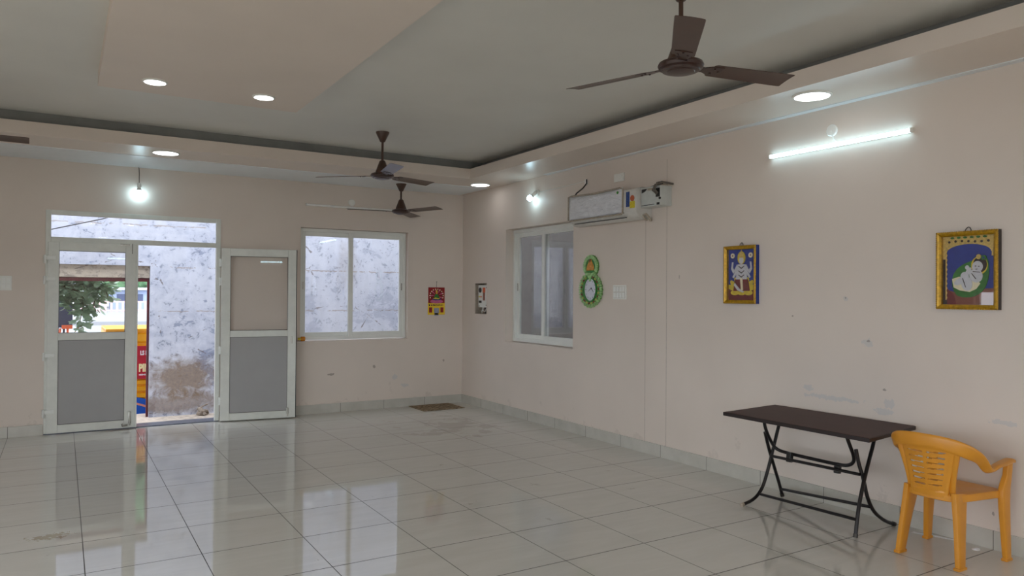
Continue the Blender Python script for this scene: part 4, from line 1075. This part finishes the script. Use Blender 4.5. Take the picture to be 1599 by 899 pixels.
def smooth(pts, it=2):
    P = [Vector(p) for p in pts]
    for _ in range(it):
        Q = [P[0]]
        for a_, b_ in zip(P, P[1:]): Q += [a_.lerp(b_, .25), a_.lerp(b_, .75)]
        P = Q+[P[-1]]
    return P
legs = {'L1': [(-.185, -5.75, .672), (-.224, -5.75, .57), (-.302, -5.75, .359), (-.361, -5.75, .208), (-.415, -5.75, .10), (-.50, -5.75, .035), (-.645, -5.755, .013)],
        'R1': [(-.22, -6.545, .672), (-.254, -6.56, .60), (-.353, -6.58, .463), (-.44, -6.6, .34), (-.518, -6.615, .186), (-.575, -6.632, .013)],
        'L2': [(-.366, -5.735, .53), (-.322, -5.735, .401), (-.262, -5.735, .262), (-.201, -5.735, .122), (-.160, -5.735, .013)],
        'R2': [(-.432, -6.54, .55), (-.415, -6.55, .451), (-.390, -6.57, .348), (-.378, -6.585, .237), (-.325, -6.595, .135), (-.237, -6.6, .072), (-.158, -6.6, .034), (-.087, -6.6, .013)]}
for k, p in legs.items():
    lg = MB().tube(smooth(L_(p)), TR, 12).build('leg', M['table_leg'], tb, True)
    e = Vector(p[-1])-T; f = Vector(p[-2])-T; d = (e-f).normalized()
    MB().tube([e-d*.02, e+d*.004], .0155, 12).build('foot_cap', M['dark_metal'] if k != 'L1' else M['taupe'], lg, True)
cl_ = [(-.415, -5.765, .672), (-.412, -5.765, .61), (-.387, -5.765, .542), (-.328, -5.77, .445), (-.303, -5.79, .402), (-.295, -5.87, .388), (-.334, -6.33, .396), (-.368, -6.44, .412), (-.372, -6.485, .445), (-.393, -6.50, .492), (-.441, -6.50, .573), (-.478, -6.5, .64), (-.49, -6.5, .672)]
MB().tube(smooth(L_(cl_)), TR, 12).build('support_bow', M['table_leg'], tb, True)
MB().tube(L_([(-.443, -5.755, .068), (-.553, -6.62, .12)]), .011, 10).build('stretcher', M['table_leg'], tb, True)
MB().tube(L_([(-.178, -5.74, .068), (-.348, -6.585, .165)]), .011, 10).build('stretcher', M['table_leg'], tb, True)
MB().tube(L_([(-.317, -5.765, .345), (-.420, -6.56, .385)]), .011, 10).build('stretcher', M['table_leg'], tb, True)
for y in (-5.93, -6.33):
    MB().box(Vector((-.325, y, .37))-T, (.035, .04, .075), Matrix.Rotation(.15, 3, 'Y'), .006).build('clamp', M['black'], tb)
m = MB()
for x, y in ((-.185, -5.75), (-.22, -6.545), (-.415, -5.765), (-.49, -6.5)): m.box(Vector((x, y, .672))-T, (.05, .03, .006))
m.b2(Vector((-.60, -5.70, .665))-T, Vector((-.12, -5.68, .675))-T)
m.build('mounting_plates', M['table_leg'], tb)

# ------------------------------------------------------------------ plastic armchair
ch = thing('plastic_armchair', 'yellow ochre plastic armchair beside the folding table', 'chair', (-.345, -7.097, 0))
CM = M['chair']
def sweep(path, sizes, ups, seg=12, pw=.5):
    """superellipse sections along path; sizes=(half width along side, half along up)"""
    rings = []
    for i, p in enumerate(path):
        p = Vector(p); d = (Vector(path[min(i+1, len(path)-1)])-Vector(path[max(i-1, 0)])).normalized()
        u = Vector(ups[i]); u = (u-d*u.dot(d)).normalized(); s = d.cross(u)
        ring = []
        for k in range(seg):
            a_ = 2*pi*k/seg; c_, s_ = cos(a_), sin(a_)
            ring.append(p + s*sizes[i][0]*math.copysign(abs(c_)**pw, c_) + u*sizes[i][1]*math.copysign(abs(s_)**pw, s_))
        rings.append(ring)
    return rings
def crspline(pts, n=6):
    P = [Vector(p) for p in pts]; out = []
    for i in range(len(P)-1):
        a_, b_, c_, d_ = P[max(i-1, 0)], P[i], P[i+1], P[min(i+2, len(P)-1)]
        for k in range(n):
            t_ = k/n; out.append(.5*((2*b_)+(-a_+c_)*t_+(2*a_-5*b_+4*c_-d_)*t_*t_+(-a_+3*b_-3*c_+d_)*t_**3))
    out.append(P[-1]); return out
# key stations of the band: position, half thickness(side), half height(up), up vector angle (0 vertical, 1 flat)
half = [((-.272, 0, .728), .011, .040, 0), ((-.268, .08, .726), .011, .040, 0), ((-.245, .165, .712), .011, .042, .05), ((-.195, .225, .682), .012, .040, .2),
        ((-.12, .245, .640), .014, .032, .45), ((-.03, .248, .566), .018, .026, .7), ((.06, .244, .582), .024, .018, .9), ((.15, .238, .588), .027, .014, 1), ((.235, .232, .594), .027, .012, 1), ((.268, .230, .590), .022, .010, 1)]
P1 = crspline([h[0] for h in half], 5); n5 = len(P1)
def interp(j):
    f = j/5; i = min(int(f), len(half)-2); t_ = f-i; a_, b_ = half[i], half[i+1]
    return [a_[q]*(1-t_)+b_[q]*t_ for q in (1, 2, 3)]
for sgn, nm in ((1, 'armrest'), (-1, 'armrest')):
    st = range(9, n5); path, sz, ups = [], [], []
    for j in st:
        p = P1[j]; th, hh, fl_ = interp(j); path.append((p.x, sgn*p.y, p.z))
        # blend: band stands vertical at the back, lies flat at the front
        ang = fl_*pi/2; out_ = Vector((0, sgn, 0))
        ups.append(Vector((0, 0, 1))*cos(ang)+out_*sin(ang)); sz.append((th, hh) if fl_ < .5 else (max(.010, th*.55), max(hh, .026)))
    m = MB(); m.ring_loft(sweep(path, sz, ups, 14, .6)); m.build(nm, CM, ch, True)
full = [(j, 1) for j in range(10, 0, -1)] + [(0, 1)] + [(j, -1) for j in range(1, 11)]
path, sz, ups = [], [], []
for j, sg_ in full:
    p = P1[j]; th, hh, fl_ = interp(j); path.append((p.x, sg_*p.y, p.z)); ang = fl_*pi/2
    ups.append(Vector((0, 0, 1))*cos(ang)+Vector((0, sg_, 0))*sin(ang)); sz.append((th, hh))
m = MB(); m.ring_loft(sweep(path, sz, ups, 14, .6))
# slotted back panel
NU, NV = 28, 58
def backpt(u, v):
    """u -1..1 across, v 0..1 up"""
    wv = .108+.062*v**1.3; y = u*wv
    z = .395+(.705-.395)*v
    x = -.222-.048*v**1.2 + .050*u*u*(.4+.6*v)
    return x, y, z
def slot(u, v):
    if not .16 < v < .90: return False
    side = abs(u); 
    if not .10 < side < .74 + .0*v: return False
    k = (v-.16)/.74*7.0; k += (.10 if u > 0 else -.18)*(side-.1)*2
    f = k-math.floor(k)
    return .36 < f < .62
rows = []
vv = {}
for j in range(NV+1):
    for i in range(NU+1):
        u, v = -1+2*i/NU, j/NV; vv[i, j] = backpt(u, v)
n0 = len(m.bm.faces); bvs = {}
def V(i, j, o_):
    if (i, j, o_) not in bvs:
        x, y, z = vv[i, j]; rel = 0.004 if (abs(-1+2*i/NU) > .82 or j/NV < .12 or j/NV > .93) else 0
        bvs[i, j, o_] = m.bm.verts.new((x-(.0045+rel) if o_ else x+.0035, y, z))
    return bvs[i, j, o_]
keep = {(i, j): not slot(-1+2*(i+.5)/NU, (j+.5)/NV) for i in range(NU) for j in range(NV)}
for (i, j), k in keep.items():
    if not k: continue
    m.bm.faces.new((V(i, j, 0), V(i+1, j, 0), V(i+1, j+1, 0), V(i, j+1, 0))); m.bm.faces.new((V(i, j, 1), V(i, j+1, 1), V(i+1, j+1, 1), V(i+1, j, 1)))
    for (di, dj, e) in ((-1, 0, ((i, j), (i, j+1))), (1, 0, ((i+1, j), (i+1, j+1))), (0, -1, ((i, j), (i+1, j))), (0, 1, ((i, j+1), (i+1, j+1)))):
        if not keep.get((i+di, j+dj), False):
            (a0_, a1_), (b0_, b1_) = e; m.bm.faces.new((V(a0_, a1_, 0), V(b0_, b1_, 0), V(b0_, b1_, 1), V(a0_, a1_, 1)))
m._mark(n0)
# side stiles joining panel to rear legs and band
for sg_ in (1, -1):
    pth = [(-.225, sg_*.176, .700), (-.215, sg_*.158, .62), (-.200, sg_*.138, .53), (-.188, sg_*.126, .45), (-.18, sg_*.128, .39)]
    m.ring_loft(sweep(crspline(pth, 4), [(.011, .016)]*17, [(0, 1, 0)]*17, 12, .6))
m.build('backrest', CM, ch, True)
# seat: dished slab with apron
m = MB(); rings = []
def seat_out(k, inset_, z):
    n = 56; o = []
    for i in range(n):
        a_ = 2*pi*i/n; c_, s_ = cos(a_), sin(a_); fx = .015+(.235-inset_)*math.copysign(abs(c_)**.42, c_); wv = .195+.035*(fx/.22)
        fy = (wv-inset_)*math.copysign(abs(s_)**.42, s_); o.append((fx, fy, z-.012*max(0, fx-.1)/.1*.5))
    return o
m.ring_loft([seat_out(0, .010, .375), seat_out(0, .0, .38), seat_out(0, .0, .412), seat_out(0, .006, .420), seat_out(0, .03, .4225), seat_out(0, .09, .416), seat_out(0, .16, .412)], True)
m.build('seat', CM, ch, True)
# legs
def leg(pts, szs, ups):
    m = MB(); P = crspline(pts, 4); n = len(P); S = []
    for j in range(n):
        f = j/4; i = min(int(f), len(szs)-2); t_ = f-i; S.append((szs[i][0]*(1-t_)+szs[i+1][0]*t_, szs[i][1]*(1-t_)+szs[i+1][1]*t_))
    m.ring_loft(sweep([tuple(p) for p in P], S, [ups]*n, 14, .45))
    e = P[-1]; m.box((e.x, e.y, .008), (S[-1][0]*2.3, S[-1][1]*2.3, .016), None, .003)
    m.build('leg', CM, ch, True)
for sg_ in (1, -1):
    leg([(-.148, sg_*.140, .425), (-.156, sg_*.146, .36), (-.180, sg_*.162, .2), (-.206, sg_*.178, .012)], [(.066, .020), (.060, .020), (.046, .018), (.036, .016)], (0, 1, 0))
    leg([(.252, sg_*.222, .592), (.236, sg_*.222, .50), (.205, sg_*.220, .40), (.200, sg_*.228, .22), (.203, sg_*.237, .012)], [(.030, .018), (.030, .018), (.048, .020), (.040, .018), (.030, .015)], (0, 1, 0))
